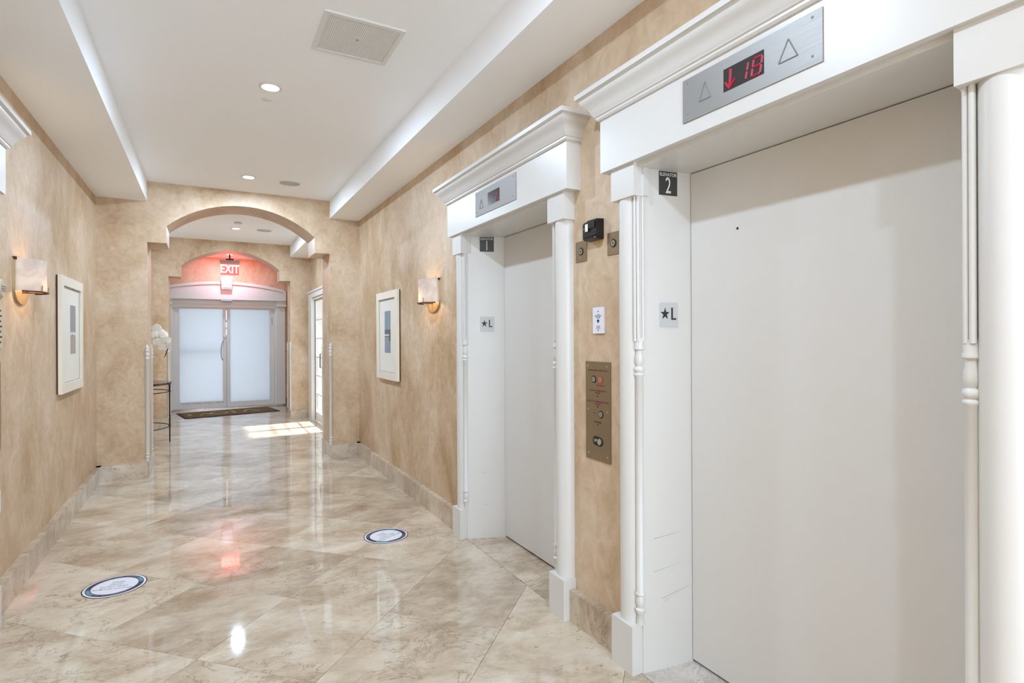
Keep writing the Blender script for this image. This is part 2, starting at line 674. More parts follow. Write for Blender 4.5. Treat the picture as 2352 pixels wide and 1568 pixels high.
for side, yc, w in ((1, 1.224, 0.60), (1, 3.027, 0.60), (-1, 2.9125, 0.60)):
    b = BM()
    if side > 0:
        bx(b, 1.602, 1.875, yc - w, yc + w, -0.012, 0.0)
    obj_ = None
    if side > 0:
        obj_ = obj('threshold', b, M['thresh'] if yc < 2 else M['trav'], floor, bevel=0.001, seg=1)
    else:
        bx(b, XL - 0.25, XL - 0.002, yc - w, yc + w, -0.012, 0.0)
        obj_ = obj('threshold', b, M['thresh'], floor, bevel=0.001, seg=1)
b = BM(); bx(b, 1.602, 1.75, 8.7, 10.08, -0.012, 0.002)
obj('threshold', b, M['thresh'], floor)

# ---- ceiling and soffits
b = BM(); bx(b, XL - 0.3, XR + 0.3, YS, YE + 0.15, ZC, ZC + 0.15)
struct(obj('ceiling', b, M['ceil']), 'smooth white ceiling')
def soffit(x0, x1, y0, y1):
    b = BM(); bx(b, x0, x1, y0, y1, ZS, ZC + 0.02)
    return struct(obj('ceiling_soffit', b, M['ceil'], bevel=0.012, seg=3), 'white dropped soffit along the wall')
soffit(XL - 0.01, JL, YS, YA + 0.01); soffit(JR, XR + 0.01, YS, YA + 0.01)
soffit(XL - 0.01, JL, YAK - 0.01, YB + 0.01); soffit(JR, XR + 0.01, YAK - 0.01, YB + 0.01)

# ---- side walls (with door recesses)
YC2, YC1, YCL = 1.224, 3.027, 2.9125
HO = 0.645   # half width of the rough opening in the wall behind a lift surround
T = 0.42
def wall_piece(name, x0, x1, y0, y1, z0, z1, label):
    b = BM(); bx(b, x0, x1, y0, y1, z0, z1)
    return struct(obj(name, b, M['plaster']), label)
wall_right = wall_piece('wall_right', XR, XR + T, YC2 + HO, YC1 - HO, -0.05, ZC + 0.05, 'tan plaster pier between the two elevators')
for y0, y1 in ((YS, YC2 - HO), (YC1 + HO, 8.66), (10.14, YE + 0.15)):
    wall_piece('wall_right', XR, XR + T, y0, y1, -0.05, ZC + 0.05, 'right wall in mottled tan plaster')
for y0, y1, z0 in ((YC2 - HO, YC2 + HO, 2.205), (YC1 - HO, YC1 + HO, 2.205), (8.66, 10.14, 2.135)):
    wall_piece('wall_right', XR, XR + T, y0, y1, z0, ZC + 0.05, 'right wall above a doorway in tan plaster')
for y0, y1 in ((YS, YCL - HO), (YCL + HO, YE + 0.15)):
    wall_piece('wall_left', XL - T, XL, y0, y1, -0.05, ZC + 0.05, 'left wall in mottled tan plaster')
wall_piece('wall_left', XL - T, XL, YCL - HO, YCL + HO, 2.205, ZC + 0.05, 'left wall above the elevator in tan plaster')

# ---- arch walls
def arch_wall(ya, yb, label):
    xc = (JL + JR) / 2
    sl, sr = xc - 0.742, xc + 0.742
    zs, za, zp = 2.420, 2.600, 2.885
    Rr = (0.742 ** 2 + (zp - za) ** 2) / (2 * (zp - za))
    zc_ = zp - Rr
    a0 = math.asin(0.742 / Rr)
    arc = [(xc + Rr * math.sin(a0 - 2 * a0 * i / 36), zc_ + Rr * math.cos(a0 - 2 * a0 * i / 36)) for i in range(37)]
    pts = [(XL - 0.005, 0), (XL - 0.005, ZC + .02), (XR + 0.005, ZC + .02), (XR + 0.005, 0), (JR, 0), (JR, zs), (sr, zs)] + arc + [(sl, zs), (JL, zs), (JL, 0)]
    bm = BM()
    prism(bm, pts, lambda p: (p[0], ya, p[1]), lambda p: (p[0], yb, p[1]))
    # soften the edges of the opening
    ed = [e for e in bm.edges if e.calc_face_angle(0) > R(60) and all(JL - .01 < v.co.x < JR + .01 and v.co.z > 0.001 for v in e.verts)]
    bmesh.ops.bevel(bm, geom=ed, offset=0.014, segments=3, affect='EDGES', profile=0.5)
    return struct(obj('wall_arch', bm, M['plaster'], smooth=True, ang=25), label)
arch_wall(YA, YAK, 'near tan plaster wall with a stepped arched opening')
arch_wall(YB, YBK, 'far tan plaster wall with a stepped arched opening')

# ---- entrance wall with door opening
DXL, DXR = -0.62, 1.30
b = BM()
bx(b, XL - 0.3, DXL, YE, YE + 0.2, -0.05, ZC + 0.05)
bx(b, DXR, XR + 0.3, YE, YE + 0.2, -0.05, ZC + 0.05)
bx(b, DXL, DXR, YE, YE + 0.2, 2.10, ZC + 0.05)
struct(obj('wall_back', b, M['plaster']), 'entrance wall in tan plaster')

# ---- stone baseboards: lengths of slab
def baseboard(name, segs, label, hgt=0.153):
    e = sempty(name, (0, 0, 0), label)
    for (xa, ya, xb, yb) in segs:
        L_ = math.hypot(xb - xa, yb - ya)
        along_x = abs(xb - xa) > abs(yb - ya) * 3 and abs(yb - ya) < 0.13
        yield e, (xa, ya, xb, yb), along_x

def base_run(e, x0, x1, y0, y1, axis, step=0.61, hgt=0.153):
    lo_, hi = (x0, x1) if axis == 0 else (y0, y1)
    n = max(1, round((hi - lo_) / step))
    for i in range(n):
        a = lo_ + (hi - lo_) * i / n + 0.0008
        c = lo_ + (hi - lo_) * (i + 1) / n - 0.0008
        bm = BM()
        if axis == 0:
            bx(bm, a, c, y0, y1, 0, hgt)
        else:
            bx(bm, x0, x1, a, c, 0, hgt)
        obj('slab', bm, M['base'], e, bevel=0.003, seg=2)
BF = 0.085
e = sempty('baseboard_left', label='stone baseboard on the left wall')
base_run(e, XL, XL + 0.04, YCL + 0.715, YA, 1)
base_run(e, XL, XL + 0.04, YS, YCL - 0.715, 1)
base_run(e, XL, XL + 0.04, YAK, YB, 1)
base_run(e, XL, JL + 0.006, YA - BF, YA, 0)
base_run(e, JL - 0.0, JL + 0.018, YA - BF, YAK, 1)
e = sempty('baseboard_right', label='stone baseboard on the right wall')
base_run(e, XR - 0.04, XR, YC1 + 0.715, YA, 1)
base_run(e, XR - 0.04, XR, YC2 + 0.715, YC1 - 0.715, 1)
base_run(e, XR - 0.04, XR, YS, YC2 - 0.715, 1)
base_run(e, XR - 0.04, XR, YAK, 8.4, 1)
base_run(e, JR - 0.006, XR, YA - BF, YA, 0)
base_run(e, JR - 0.018, JR, YA - BF, YAK, 1)
e = sempty('baseboard_back', label='stone baseboard at the far arch and entrance wall')
base_run(e, XL, JL + 0.005, YB - 0.04, YB, 0)
base_run(e, JR - 0.005, XR, YB - 0.04, YB, 0)
base_run(e, XL, -0.79, YE - 0.03, YE, 0)
base_run(e, 1.47, XR, YE - 0.03, YE, 0)

# ---- ground outside the glazed doors
b = BM(); bx(b, -14, 16, YE + 0.22, YE + 22, -0.15, -0.03)
bx(b, XR + 0.45, 16, -6, YE + 0.22, -0.15, -0.03)
struct(obj('ground', b, M['concrete']), 'paving outside the doors')

# =================================================================== LIFT SURROUNDS
CROWN = [(0.084, 2.380), (0.092, 2.380), (0.098, 2.387), (0.098, 2.395), (0.104, 2.398), (0.107, 2.406), (0.112, 2.412), (0.116, 2.424),
         (0.124, 2.438), (0.134, 2.450), (0.144, 2.459), (0.150, 2.468), (0.152, 2.478), (0.160, 2.483), (0.167, 2.484), (0.167, 2.505), (0.0, 2.505)]
TURN = [(0.003, 1.424), (0.010, 1.420), (0.017, 1.408), (0.020, 1.392), (0.019, 1.380), (0.022, 1.374), (0.022, 1.366), (0.014, 1.360), (0.015, 1.350), (0.019, 1.330), (0.020, 1.315),
        (0.017, 1.302), (0.013, 1.294), (0.020, 1.290), (0.023, 1.280), (0.020, 1.272), (0.016, 1.268), (0.022, 1.262), (0.022, 1.256), (0.017, 1.250),
        (0.017, 0.345), (0.022, 0.340), (0.022, 0.332), (0.015, 0.327), (0.020, 0.312), (0.020, 0.290), (0.014, 0.276), (0.022, 0.270), (0.022, 0.258), (0.015, 0.250), (0.017, 0.205)]

def lift_entrance(s, xw, yc, splay, label, door_xd):
    def P(d, y, z):
        return (xw - s * d, yc + y, z)
    def box(bm, d0, d1, y0, y1, z0, z1):
        bx(bm, xw - s * d0, xw - s * d1, yc + y0, yc + y1, z0, z1)
    t = thing('elevator_entrance', label, 'elevator', (xw, yc, 0))
    DD = -0.229                                # door plane depth
    # crown moulding with mitred returns
    bm = BM()
    H = 0.768
    rows = []
    for d, z in CROWN:
        e_ = d - 0.084
        if d == 0.0:
            e_ = 0.083
        rows.append([P(-0.002, H + e_, z), P(d, H + e_, z), P(d, -H - e_, z), P(-0.002, -H - e_, z)])
    vr = [[bm.verts.new(p) for p in r] for r in rows]
    for a, c in zip(vr, vr[1:]):
        for k in range(3):
            try:
                bm.faces.new((a[k], a[k + 1], c[k + 1], c[k]))
            except ValueError:
                pass
    bm.faces.new(vr[0])
    bmesh.ops.remove_doubles(bm, verts=bm.verts[:], dist=1e-5)
    obj('crown_molding', bm, M['white'], t, smooth=True, ang=32)
    # frieze board
    bm = BM(); box(bm, -0.05, 0.084, -H, H, 2.147, 2.386)
    obj('frieze', bm, M['white'], t, bevel=0.003)
    # lintel soffit
    bm = BM(); box(bm, DD - 0.02, 0.05, -0.642, 0.642, 2.130, 2.203)
    obj('lintel', bm, M['white'], t, bevel=0.002)
    for q in (1, -1):
        # capital
        bm = BM(); box(bm, -0.01, 0.068, q * 0.567, q * 0.714, 2.010, 2.150)
        box(bm, -0.01, 0.020, q * 0.560, q * 0.580, 2.012, 2.150)
        obj('capital', bm, M['white'], t, bevel=0.003)
        # half-round shaft
        bm = BM()
        cy_, rw, dp = 0.648, 0.056, 0.056
        pts = [(0.0, q * (cy_ + rw))]
        for i in range(17):
            a = PI * i / 16
            pts.append((0.006 + dp * math.sin(a), q * (cy_ + rw * math.cos(a))))
        pts.append((0.0, q * (cy_ - rw)))
        prism(bm, pts, lambda p: P(p[0], p[1], 0.20), lambda p: P(p[0], p[1], 2.02))
        obj('shaft', bm, M['white'], t, smooth=True, ang=40)
        # corner backing board with fine reeds above the turned bead
        bm = BM(); box(bm, -0.01, 0.030, q * 0.575, q * 0.600, 0.2, 2.02)
        obj('backing', bm, M['white'], t)
        for (d_, y_, r_) in ((0.040, 0.592, 0.0075), (0.036, 0.577, 0.0075), (0.014, 0.573, 0.006)):
            bm = BM()
            lathe(bm, [(r_, 1.40), (r_, 2.015)], P(d_, q * y_, 0), 10)
            obj('reed', bm, M['white'], t, smooth=True, ang=60)
        bm = BM()
        lathe(bm, TURN[::-1], P(0.024, q * 0.585, 0), 18)
        obj('turned_bead', bm, M['white'], t, smooth=True, ang=50)
        # plinth block
        bm = BM()
        box(bm, -0.01, 0.075, q * 0.579, q * 0.714, 0.0, 0.205)
        obj('plinth', bm, M['white'], t, bevel=0.007, seg=3)
        # splayed reveal panel
        bm = BM()
        ys = 0.573
        pts = [(0.02, ys), (DD - 0.005, ys - splay), (DD - 0.005, 0.64), (0.0, 0.64), (0.0, 0.60), (0.02, 0.60)]
        prism(bm, pts, lambda p: P(p[0], q * p[1], 0.0), lambda p: P(p[0], q * p[1], 2.135))
        obj('reveal', bm, M['white'], t)
    # door slab, with dark slot round it
    ym = 0.573 - splay
    bm = BM(); box(bm, DD, DD - 0.03, -ym + 0.002, ym - 0.0035, 0.012, 2.126)
    dr = obj('door_panel', bm, M['doorw'], t, bevel=0.0015)
    bm = BM(); box(bm, DD - 0.032, DD - 0.05, -0.62, 0.62, -0.01, 2.15)
    obj('shaft_backing', bm, M['dark'], t)
    return t, dr

tE2, dr2 = lift_entrance(1, XR, YC2, 0.035, 'nearest white elevator entrance on the right wall, display showing 18', XD)
tE1, dr1 = lift_entrance(1, XR, YC1, 0.100, 'further white elevator entrance on the right wall, display showing L', XD)
tEL, drL = lift_entrance(-1, XL, YCL, 0.05, 'white elevator entrance on the left wall, cut off by the picture edge', XD)
# small hole in the near door
b = BM(); lathe(b, [(0.005, 0), (0.005, 0.0014)], (1.857, 1.516, 1.849), 14, Matrix.Rotation(R(-90), 4, 'Y'))
obj('keyhole', b, M['letterk'], dr2)
# scuffs on the near surround's reveal
def scuffs(parent, pts, w=0.0015):
    for a, c in pts:
        b = BM()
        a, c = Vector(a), Vector(c)
        up = Vector((0, 0, 1)) * w
        n = Vector((0, -0.0009, 0))
        vs_ = [b.verts.new(p) for p in (a - up + n, c - up * .3 + n, c + up * .3 + n, a + up + n)]
        b.faces.new(vs_)
        obj('scuff', b, M['scuff'], parent)
def rev(yc, splay, x, z):      # point on the left-hand reveal
    tt = (x - 1.608) / (0.249)
    return (x, yc + 0.573 - splay * tt, z)
scuffs(tE2, [(rev(YC2, .035, 1.66, .42), rev(YC2, .035, 1.80, .44)), (rev(YC2, .035, 1.70, .30), rev(YC2, .035, 1.845, .335)),
             (rev(YC2, .035, 1.72, .285), rev(YC2, .035, 1.74, .30)), (rev(YC2, .035, 1.66, .56), rev(YC2, .035, 1.80, .575))], 0.0008)
scuffs(tE1, [(rev(YC1, .1, 1.70, .46), rev(YC1, .1, 1.75, .465)), (rev(YC1, .1, 1.71, .235), rev(YC1, .1, 1.76, .24))], 0.0008)

# ---- floor indicator plates on the friezes (plane x = 1.544)
XF = XR - 0.084
def plate_x(bm, x, y0, y1, z0, z1, th=0.004):
    bx(bm, x, x - th, y0, y1, z0, z1)

def tri_outline(bm, x, apex, bl, br, w=0.0022):
    P3 = [Vector((x, *apex)), Vector((x, *bl)), Vector((x, *br))]
    for i in range(3):
        a, c = P3[i], P3[(i + 1) % 3]
        tube(bm, [a, c], w, 6)

def indicator(yc, yh0, yh1, dz0, dz1, dy0, dy1, label, tris, segs):
    t = thing('indicator_plate', label, 'indicator', (XF, yc, 2.28))
    b = BM(); plate_x(b, XF, yh0, yh1, 2.201, 2.357)
    obj('plate', b, M['steel'], t, bevel=0.0012)
    xf = XF - 0.004
    b = BM(); plate_x(b, xf, dy0, dy1, dz0, dz1, 0.001)
    dsp = obj('display', b, M['display'], t)
    for yy in (yh0 + 0.03, yh1 - 0.023):
        for zz in (2.228, 2.341):
            b = BM(); lathe(b, [(0.0042, 0), (0.0035, 0.0015)], (xf, yy, zz), 12, Matrix.Rotation(R(-90), 4, 'Y'))
            obj('screw', b, M['etch'], t)
    for tr in tris:
        b = BM(); tri_outline(b, xf, *tr)
        obj('arrow_outline', b, M['etch'], t)
    def pt(u, v):
        return Vector((xf - 0.0014, dy1 + (dy0 - dy1) * u, dz1 + (dz0 - dz1) * v))
    for glyph in segs:
        b = BM(); rb = BM()
        for u0, v0, u1, v1, w in glyph:
            a, c = pt(u0, v0), pt(u1, v1)
            tube(b, [a, c], w, 6)
            o_ = Vector((0.0012, 0, 0))
            tube(rb, [a + o_, c + o_], w * 1.75, 6)
        obj('led_glyph', b, M['led'], dsp)
        obj('glyph_edge', rb, M['ledrim'], dsp)
    return t
W1 = 0.0024
seg18 = [[(0.19, 0.12, 0.165, 0.9, 0.0030), (0.055, 0.62, 0.165, 0.92, 0.0030), (0.30, 0.62, 0.165, 0.92, 0.0030)],
        [
         (0.635, 0.22, 0.605, 0.50, W1), (0.598, 0.58, 0.565, 0.86, W1)],
        [
         (0.785, 0.20, 0.955, 0.20, W1), (0.970, 0.24, 0.948, 0.50, W1), (0.940, 0.58, 0.915, 0.86, W1), (0.720, 0.90, 0.895, 0.90, W1),
         (0.765, 0.24, 0.742, 0.50, W1), (0.735, 0.58, 0.708, 0.86, W1), (0.755, 0.54, 0.925, 0.54, W1)]]
segL = [[(0.80, 0.18, 0.775, 0.47, W1), (0.768, 0.53, 0.735, 0.84, W1), (0.755, 0.87, 0.95, 0.87, W1)]]
indicator(1.230, 0.965, 1.496, 2.245, 2.321, 1.155, 1.311, 'brushed steel floor indicator plate above the nearest elevator, reading down arrow 18',
          [((1.392, 2.316), (1.418, 2.254), (1.367, 2.254)), ((1.071, 2.314), (1.104, 2.252), (1.041, 2.252))], seg18)
indicator(3.033, 2.763, 3.303, 2.239, 2.318, 2.962, 3.120, 'brushed steel floor indicator plate above the further elevator, reading L',
          [((3.212, 2.300), (3.238, 2.243), (3.187, 2.243))], segL)

# ---- signs on the left-hand reveals
def reveal_frame(yc, splay):
    a = Vector((1.608, yc + 0.573, 0)); c = Vector((1.857, yc + 0.573 - splay, 0))
    r = (c - a).normalized()
    n = Vector((r.y, -r.x, 0))      # out of the panel, towards -Y
    if n.y > 0:
        n = -n
    return a, r, n
def reveal_signs(yc, splay, num, which):
    a, r, n = reveal_frame(yc, splay)
    up = Vector((0, 0, 1))
    def quad(bm, x0, x1, z0, z1, th, rad=0.0):
        k0 = (x0 - a.x) / r.x; k1 = (x1 - a.x) / r.x
        if rad:
            pts = []
            for cx_, cz_, s0 in ((k1 - rad, z1 - rad, 0), (k0 + rad, z1 - rad, 90), (k0 + rad, z0 + rad, 180), (k1 - rad, z0 + rad, 270)):
                for q in range(5):
                    an = R(s0 + 22.5 * q)
                    pts.append((cx_ + rad * math.cos(an), cz_ + rad * math.sin(an)))
        else:
            pts = [(k0, z0), (k1, z0), (k1, z1), (k0, z1)]
        prism(bm, pts, lambda p: a + r * p[0] + up * p[1], lambda p: a + r * p[0] + up * p[1] + n * th)
        return a + r * ((k0 + k1) / 2)
    t = thing('elevator_number_sign', 'dark square sign reading ELEVATOR %s on the %s elevator reveal' % (num, which), 'sign', (1.74, a.y, 2.07))
    b = BM(); c = quad(b, 1.695, 1.787, 2.025, 2.127, 0.002)
    obj('plate', b, M['signdark'], t)
    b = BM()
    text_bm(b, 'ELEVATOR', c + n * 0.002 + up * 2.113, r, up, 0.0195, 0.0005, 0.0002, 0.93)
    obj('heading', b, M['letterw'], t)
    b = BM()
    text_bm(b, num, c + n * 0.002 + up * 2.064, r, up, 0.098, 0.0008, 0.0006, 0.62)
    obj('numeral', b, M['letterw'], t)
    t = thing('floor_sign', 'pale grey plate with a black star and L on the %s elevator reveal' % which, 'sign', (1.74, a.y, 1.52))
    b = BM(); c = quad(b, 1.695, 1.788, 1.460, 1.565, 0.002, 0.006)
    obj('plate', b, M['signgrey'], t)
    b = BM()
    cs = c - r * 0.020 + up * 1.516 + n * 0.002
    pts = []
    for k in range(10):
        rad = 0.027 if k % 2 == 0 else 0.0105
        an = PI / 2 + k * PI / 5
        pts.append((rad * math.cos(an) * 0.88, rad * math.sin(an)))
    prism(b, pts, lambda p: cs + r * p[0] + up * p[1], lambda p: cs + r * p[0] + up * p[1] + n * 0.001)
    obj('star', b, M['letterk'], t)
    b = BM()
    cl = c + r * 0.024 + up * 1.517 + n * 0.002
    prism(b, [(-0.012, -0.026), (0.013, -0.026), (0.013, -0.019), (-0.004, -0.019), (-0.004, 0.026), (-0.012, 0.026)],
          lambda p: cl + r * p[0] + up * p[1], lambda p: cl + r * p[0] + up * p[1] + n * 0.001)
    obj('letter', b, M['letterk'], t)
reveal_signs(YC2, 0.035, '2', 'nearest')
reveal_signs(YC1, 0.100, '1', 'further')

# =================================================================== DEVICES ON THE PIER BETWEEN THE LIFTS
RX = Vector((0, -1, 0)); UZ = Vector((0, 0, 1))        # reading direction on the right wall
ROTX = Matrix.Rotation(R(-90), 4, 'Y')
def disc(bm, x, y, z, r, h_=0.002, n=24):
    lathe(bm, [(r, 0), (r, h_)], (x, y, z), n, ROTX)
def ring(bm, x, y, z, r0, r1, h_=0.002, n=28):
    lathe(bm, [(r0, 0), (r1, 0), (r1, h_), (r0, h_), (r0, 0)], (x, y, z), n, ROTX)

def key_switch(y0, y1, z0, z1, label):
    yc = (y0 + y1) / 2; zc = (z0 + z1) / 2
    t = thing('key_switch', label, 'switch', (XR, yc, zc), 'bronze key switches beside the black box')
    b = BM(); bx(b, XR, XR - 0.004, y0, y1, z0, z1)
    obj('plate', b, M['bronze'], t, bevel=0.0012)
    xf = XR - 0.004
    b = BM(); ring(b, xf, yc, zc, 0.0125, 0.019, 0.002)
    obj('ring', b, M['letterk'], t)
    b = BM(); disc(b, xf, yc, zc, 0.0125, 0.004)
    cy_ = obj('lock_cylinder', b, M['screw'], t)
    b = BM(); ring(b, xf - 0.004, yc, zc, 0.0045, 0.0065, 0.0006); bx(b, xf - .004, xf - .005, yc - .001, yc + .001, zc - .0045, zc + .0045)
    obj('key_slot', b, M['letterk'], cy_)
    for zz in (zc + 0.033, zc - 0.033):
        b = BM(); disc(b, xf, yc, zz, 0.003, 0.0015, 12)
        obj('screw', b, M['screw'], t)
key_switch(2.207, 2.297, 1.790, 1.891, 'bronze key switch plate lower left of the black box')
key_switch(1.956, 2.046, 1.794, 1.896, 'bronze key switch plate right of the black box, partly behind the column')

# black wall box
t = thing('sensor_box', 'black wall box with a small white label between the elevators', 'sensor', (XR, 2.134, 1.92))
b = BM()
dep = 0.040
pts = [(2.192, 1.885), (2.180, 1.876), (2.076, 1.876), (2.076, 1.972), (2.150, 1.972), (2.160, 1.966), (2.176, 1.966), (2.192, 1.958)]
prism(b, pts, lambda p: (XR, p[0], p[1]), lambda p: (XR - dep + 0.0, 2.134 + (p[0] - 2.134) * 0.93, 1.922 + (p[1] - 1.922) * 0.95))
obj('housing', b, M['black'], t, bevel=0.002)
b = BM(); bx(b, XR - dep, XR - dep - 0.005, 2.09, 2.155, 1.93, 1.962)
obj('hood', b, M['black'], t, bevel=0.002)
b = BM(); bx(b, XR - dep - 0.006, XR - dep - 0.0068, 2.139, 2.160, 1.918, 1.953)
obj('label_sticker', b, M['matboard'], t)
b = BM(); bx(b, XR - dep, XR - dep - 0.004, 2.085, 2.18, 1.892, 1.898); 
obj('louver', b, M['black'], t, bevel=0.001)
for yy, zz in ((2.175, 1.935), (2.09, 1.885)):
    b = BM(); disc(b, XR - dep, yy, zz, 0.003, 0.003, 10)
    obj('screw', b, M['screw'], t)
b = BM()
pts = [(2.152, 1.877), (2.078, 1.877), (2.086, 1.858), (2.098, 1.850), (2.112, 1.851), (2.122, 1.846), (2.130, 1.853), (2.146, 1.858)]
prism(b, pts, lambda p: (XR, p[0], p[1]), lambda p: (XR - 0.0015, p[0], p[1]))
obj('plaster_patch', b, M['patch'], wall_right)

# white phone plate
t = thing('intercom_plate', 'white plate with small black lettering and a keyhole above the call panel', 'switch plate', (XR, 2.113, 1.497))
b = BM(); bx(b, XR, XR - 0.007, 2.071, 2.155, 1.435, 1.559)
obj('plate', b, M['vinyl'], t, bevel=0.002)
xf = XR - 0.007
b = BM()
text_bm(b, 'THE', (xf, 2.113, 1.524), RX, UZ, 0.009, 0.0004)
text_bm(b, 'EMERGENCY', (xf, 2.113, 1.517), RX, UZ, 0.0095, 0.0004)
text_bm(b, 'PHONE', (xf, 2.113, 1.509), RX, UZ, 0.009, 0.0004)
text_bm(b, 'DOOR', (xf, 2.113, 1.468), RX, UZ, 0.0085, 0.0004)
text_bm(b, '(HOLD)', (xf, 2.113, 1.460), RX, UZ, 0.009, 0.0004)
obj('lettering', b, M['letterk'], t)
b = BM(); prism(b, [(-.008, 0), (0, -.010), (.008, 0), (.005, .007), (-.005, .007)], lambda p: (xf, 2.113 + p[0], 1.494 + p[1]), lambda p: (xf - .0015, 2.113 + p[0], 1.494 + p[1]))
obj('keyhole', b, M['letterk'], t)
for zz in (1.539, 1.450):
    b = BM(); disc(b, xf, 2.113, zz, 0.003, 0.0012, 12)
    obj('screw', b, M['letterk'], t)

def call_panel(s, xw, yo, zo, label, group=None):
    """yo: centre; mirrored when s = -1"""
    t = thing('call_panel', label, 'elevator panel', (xw, yo, zo))
    rx = RX * s
    def Y(y):
        return yo + s * (y - 2.1215)
    def disc2(bm, x, y, z, r, h_=0.002, n=20):
        lathe(bm, [(r, 0), (r, h_)], (x, y, z), n, Matrix.Rotation(R(-90 * s), 4, 'Y'))
    def ring2(bm, x, y, z, r0, r1, h_=0.002, n=24):
        lathe(bm, [(r0, 0), (r1, 0), (r1, h_), (r0, h_), (r0, 0)], (x, y, z), n, Matrix.Rotation(R(-90 * s), 4, 'Y'))
    b = BM(); bx(b, xw, xw - s * 0.005, Y(2.027), Y(2.216), 0.833, 1.301)
    obj('plate', b, M['bronze'], t, bevel=0.0015)
    xf = xw - s * 0.005
    for yy, zz in ((2.198, 1.280), (2.052, 1.281), (2.195, 1.070), (2.050, 1.070), (2.193, 0.860), (2.049, 0.860)):
        b = BM(); disc2(b, xf, Y(yy), zz, 0.004, 0.0015, 12)
        obj('screw', b, M['screw'], t)
    for s_, z, sz in (("FIREFIGHTERS' OPERATION", 1.259, 0.0118), ('ELEVATOR EMERGENCY', 1.163, 0.0118), ('POWER', 1.152, 0.0118),
                      ('ELEVATOR COMMUNICATIONS', 1.111, 0.0118), ('FAILURE', 1.099, 0.0118)):
        b = BM(); text_bm(b, s_, (xf, Y(2.122), z), rx, UZ, sz, 0.0004, 0.0002)
        obj('red_lettering', b, M['letterr'], t)
    b = BM(); text_bm(b, 'FIRE RECALL', (xf, Y(2.100), 1.189), rx, UZ, 0.0105, 0.0004, 0.0002)
    obj('red_lettering', b, M['letterr'], t)
    b = BM()
    text_bm(b, 'IN TRAVEL', (xf, Y(2.122), 1.014), rx, UZ, 0.012, 0.0004, 0.0003)
    bx(b, xf, xf - s * .0006, Y(2.119), Y(2.124), 0.998, 1.006)
    obj('black_lettering', b, M['letterk'], t)
    for yy, zz in ((2.123, 1.138), (2.123, 1.087)):
        b = BM(); disc2(b, xf, Y(yy), zz, 0.0045, 0.0015, 14)
        obj('jewel_lamp', b, M['letterr'], t)
    # two key switches at the top, speaker holes and key switch in the middle
    for yy, zz, mt in ((2.150, 1.217, 'letterk'), (2.100, 1.216, 'red'), (2.097, 1.054, 'letterk')):
        b = BM(); ring2(b, xf, Y(yy), zz, 0.012, 0.0175, 0.002)
        rg = obj('key_ring', b, M[mt], t)
        b = BM(); disc2(b, xf, Y(yy), zz, 0.012, 0.0035)
        obj('lock_cylinder', b, M['screw'], rg)
        b = BM(); ring2(b, xf - s * .0035, Y(yy), zz, 0.004, 0.006, 0.0005, 14)
        obj('key_slot', b, M['letterk'], rg)
    b = BM()
    for dy, dz in ((0, 0), (0.012, 0), (-0.012, 0), (0, 0.012), (0, -0.012), (0.006, 0.0), (-0.006, 0.0)):
        disc2(b, xf, Y(2.147 + dy), 1.056 + dz, 0.0018, 0.0006, 8)
    obj('speaker_holes', b, M['letterk'], t)
    # up button capsule
    b = BM()
    pts = []
    for k in range(13):
        a = -PI / 2 + PI * k / 12
        pts.append((2.105 - 0.0215 * math.cos(a), 0.924 + 0.0215 * math.sin(a)))
    for k in range(13):
        a = PI / 2 + PI * k / 12
        pts.append((2.137 - 0.0215 * math.cos(a), 0.926 + 0.0215 * math.sin(a)))
    prism(b, pts, lambda p: (xf, Y(p[0]), p[1]), lambda p: (xf - s * 0.003, Y(p[0]), p[1]))
    cap = obj('button_bezel', b, M['letterk'], t)
    b = BM(); disc2(b, xf - s * .003, Y(2.105), 0.924, 0.0145, 0.003)
    obj('button', b, M['screw'], cap)
    b = BM(); text_bm(b, 'UP', (xf - s * 0.003, Y(2.137), 0.926), rx, UZ, 0.02, 0.0004, 0.0003)
    obj('button_lettering', b, M['signgrey'], cap)
    return t
call_panel(1, XR, 2.1215, 1.067, 'bronze call panel with keys and button between the elevators')
call_panel(-1, XL, 3.815, 1.067, 'call panel edge on the left wall, under the louvered disc')

# left wall: louvered round device and small notice, outlet
t = thing('louvered_disc', 'beige round louvered device at the left edge, beside the sconce', 'speaker', (XL, 3.915, 1.69))
b = BM(); lathe(b, [(0.052, 0), (0.052, 0.008), (0.044, 0.016)], (XL, 3.915, 1.692), 28, Matrix.Rotation(R(90), 4, 'Y'))
obj('housing', b, M['beige'], t, smooth=True)
for k in range(3):
    b = BM(); bx(b, XL + 0.016, XL + 0.018, 3.915 - 0.034, 3.915 + 0.036, 1.676 + k * 0.012, 1.681 + k * 0.012)
    obj('louver', b, M['etch'], t)
t = thing('notice_plaque', 'beige notice plaque with black lines of text under the louvered disc', 'sign', (XL, 3.86, 1.5))
b = BM(); bx(b, XL, XL + 0.004, 3.76, 3.945, 1.37, 1.62)
obj('plate', b, M['beige'], t, bevel=0.001)
b = BM()
for k in range(7):
    bx(b, XL + 0.004, XL + 0.0046, 3.78, 3.925 + 0.012 * (k % 2), 1.40 + k * 0.028, 1.409 + k * 0.028)
obj('text_lines', b, M['letterk'], t)
t = thing('outlet_plate', 'small white outlet plate low on the left wall', 'outlet', (XL, 3.86, 0.56))
b = BM(); bx(b, XL, XL + 0.006, 3.825, 3.897, 0.505, 0.62)
obj('plate', b, M['vinyl'], t, bevel=0.002)
b = BM(); bx(b, XL + .006, XL + .0075, 3.842, 3.880, 0.515, 0.555); bx(b, XL + .006, XL + .0075, 3.842, 3.880, 0.57, 0.61)
obj('socket', b, M['pwhite'], t, bevel=0.001)

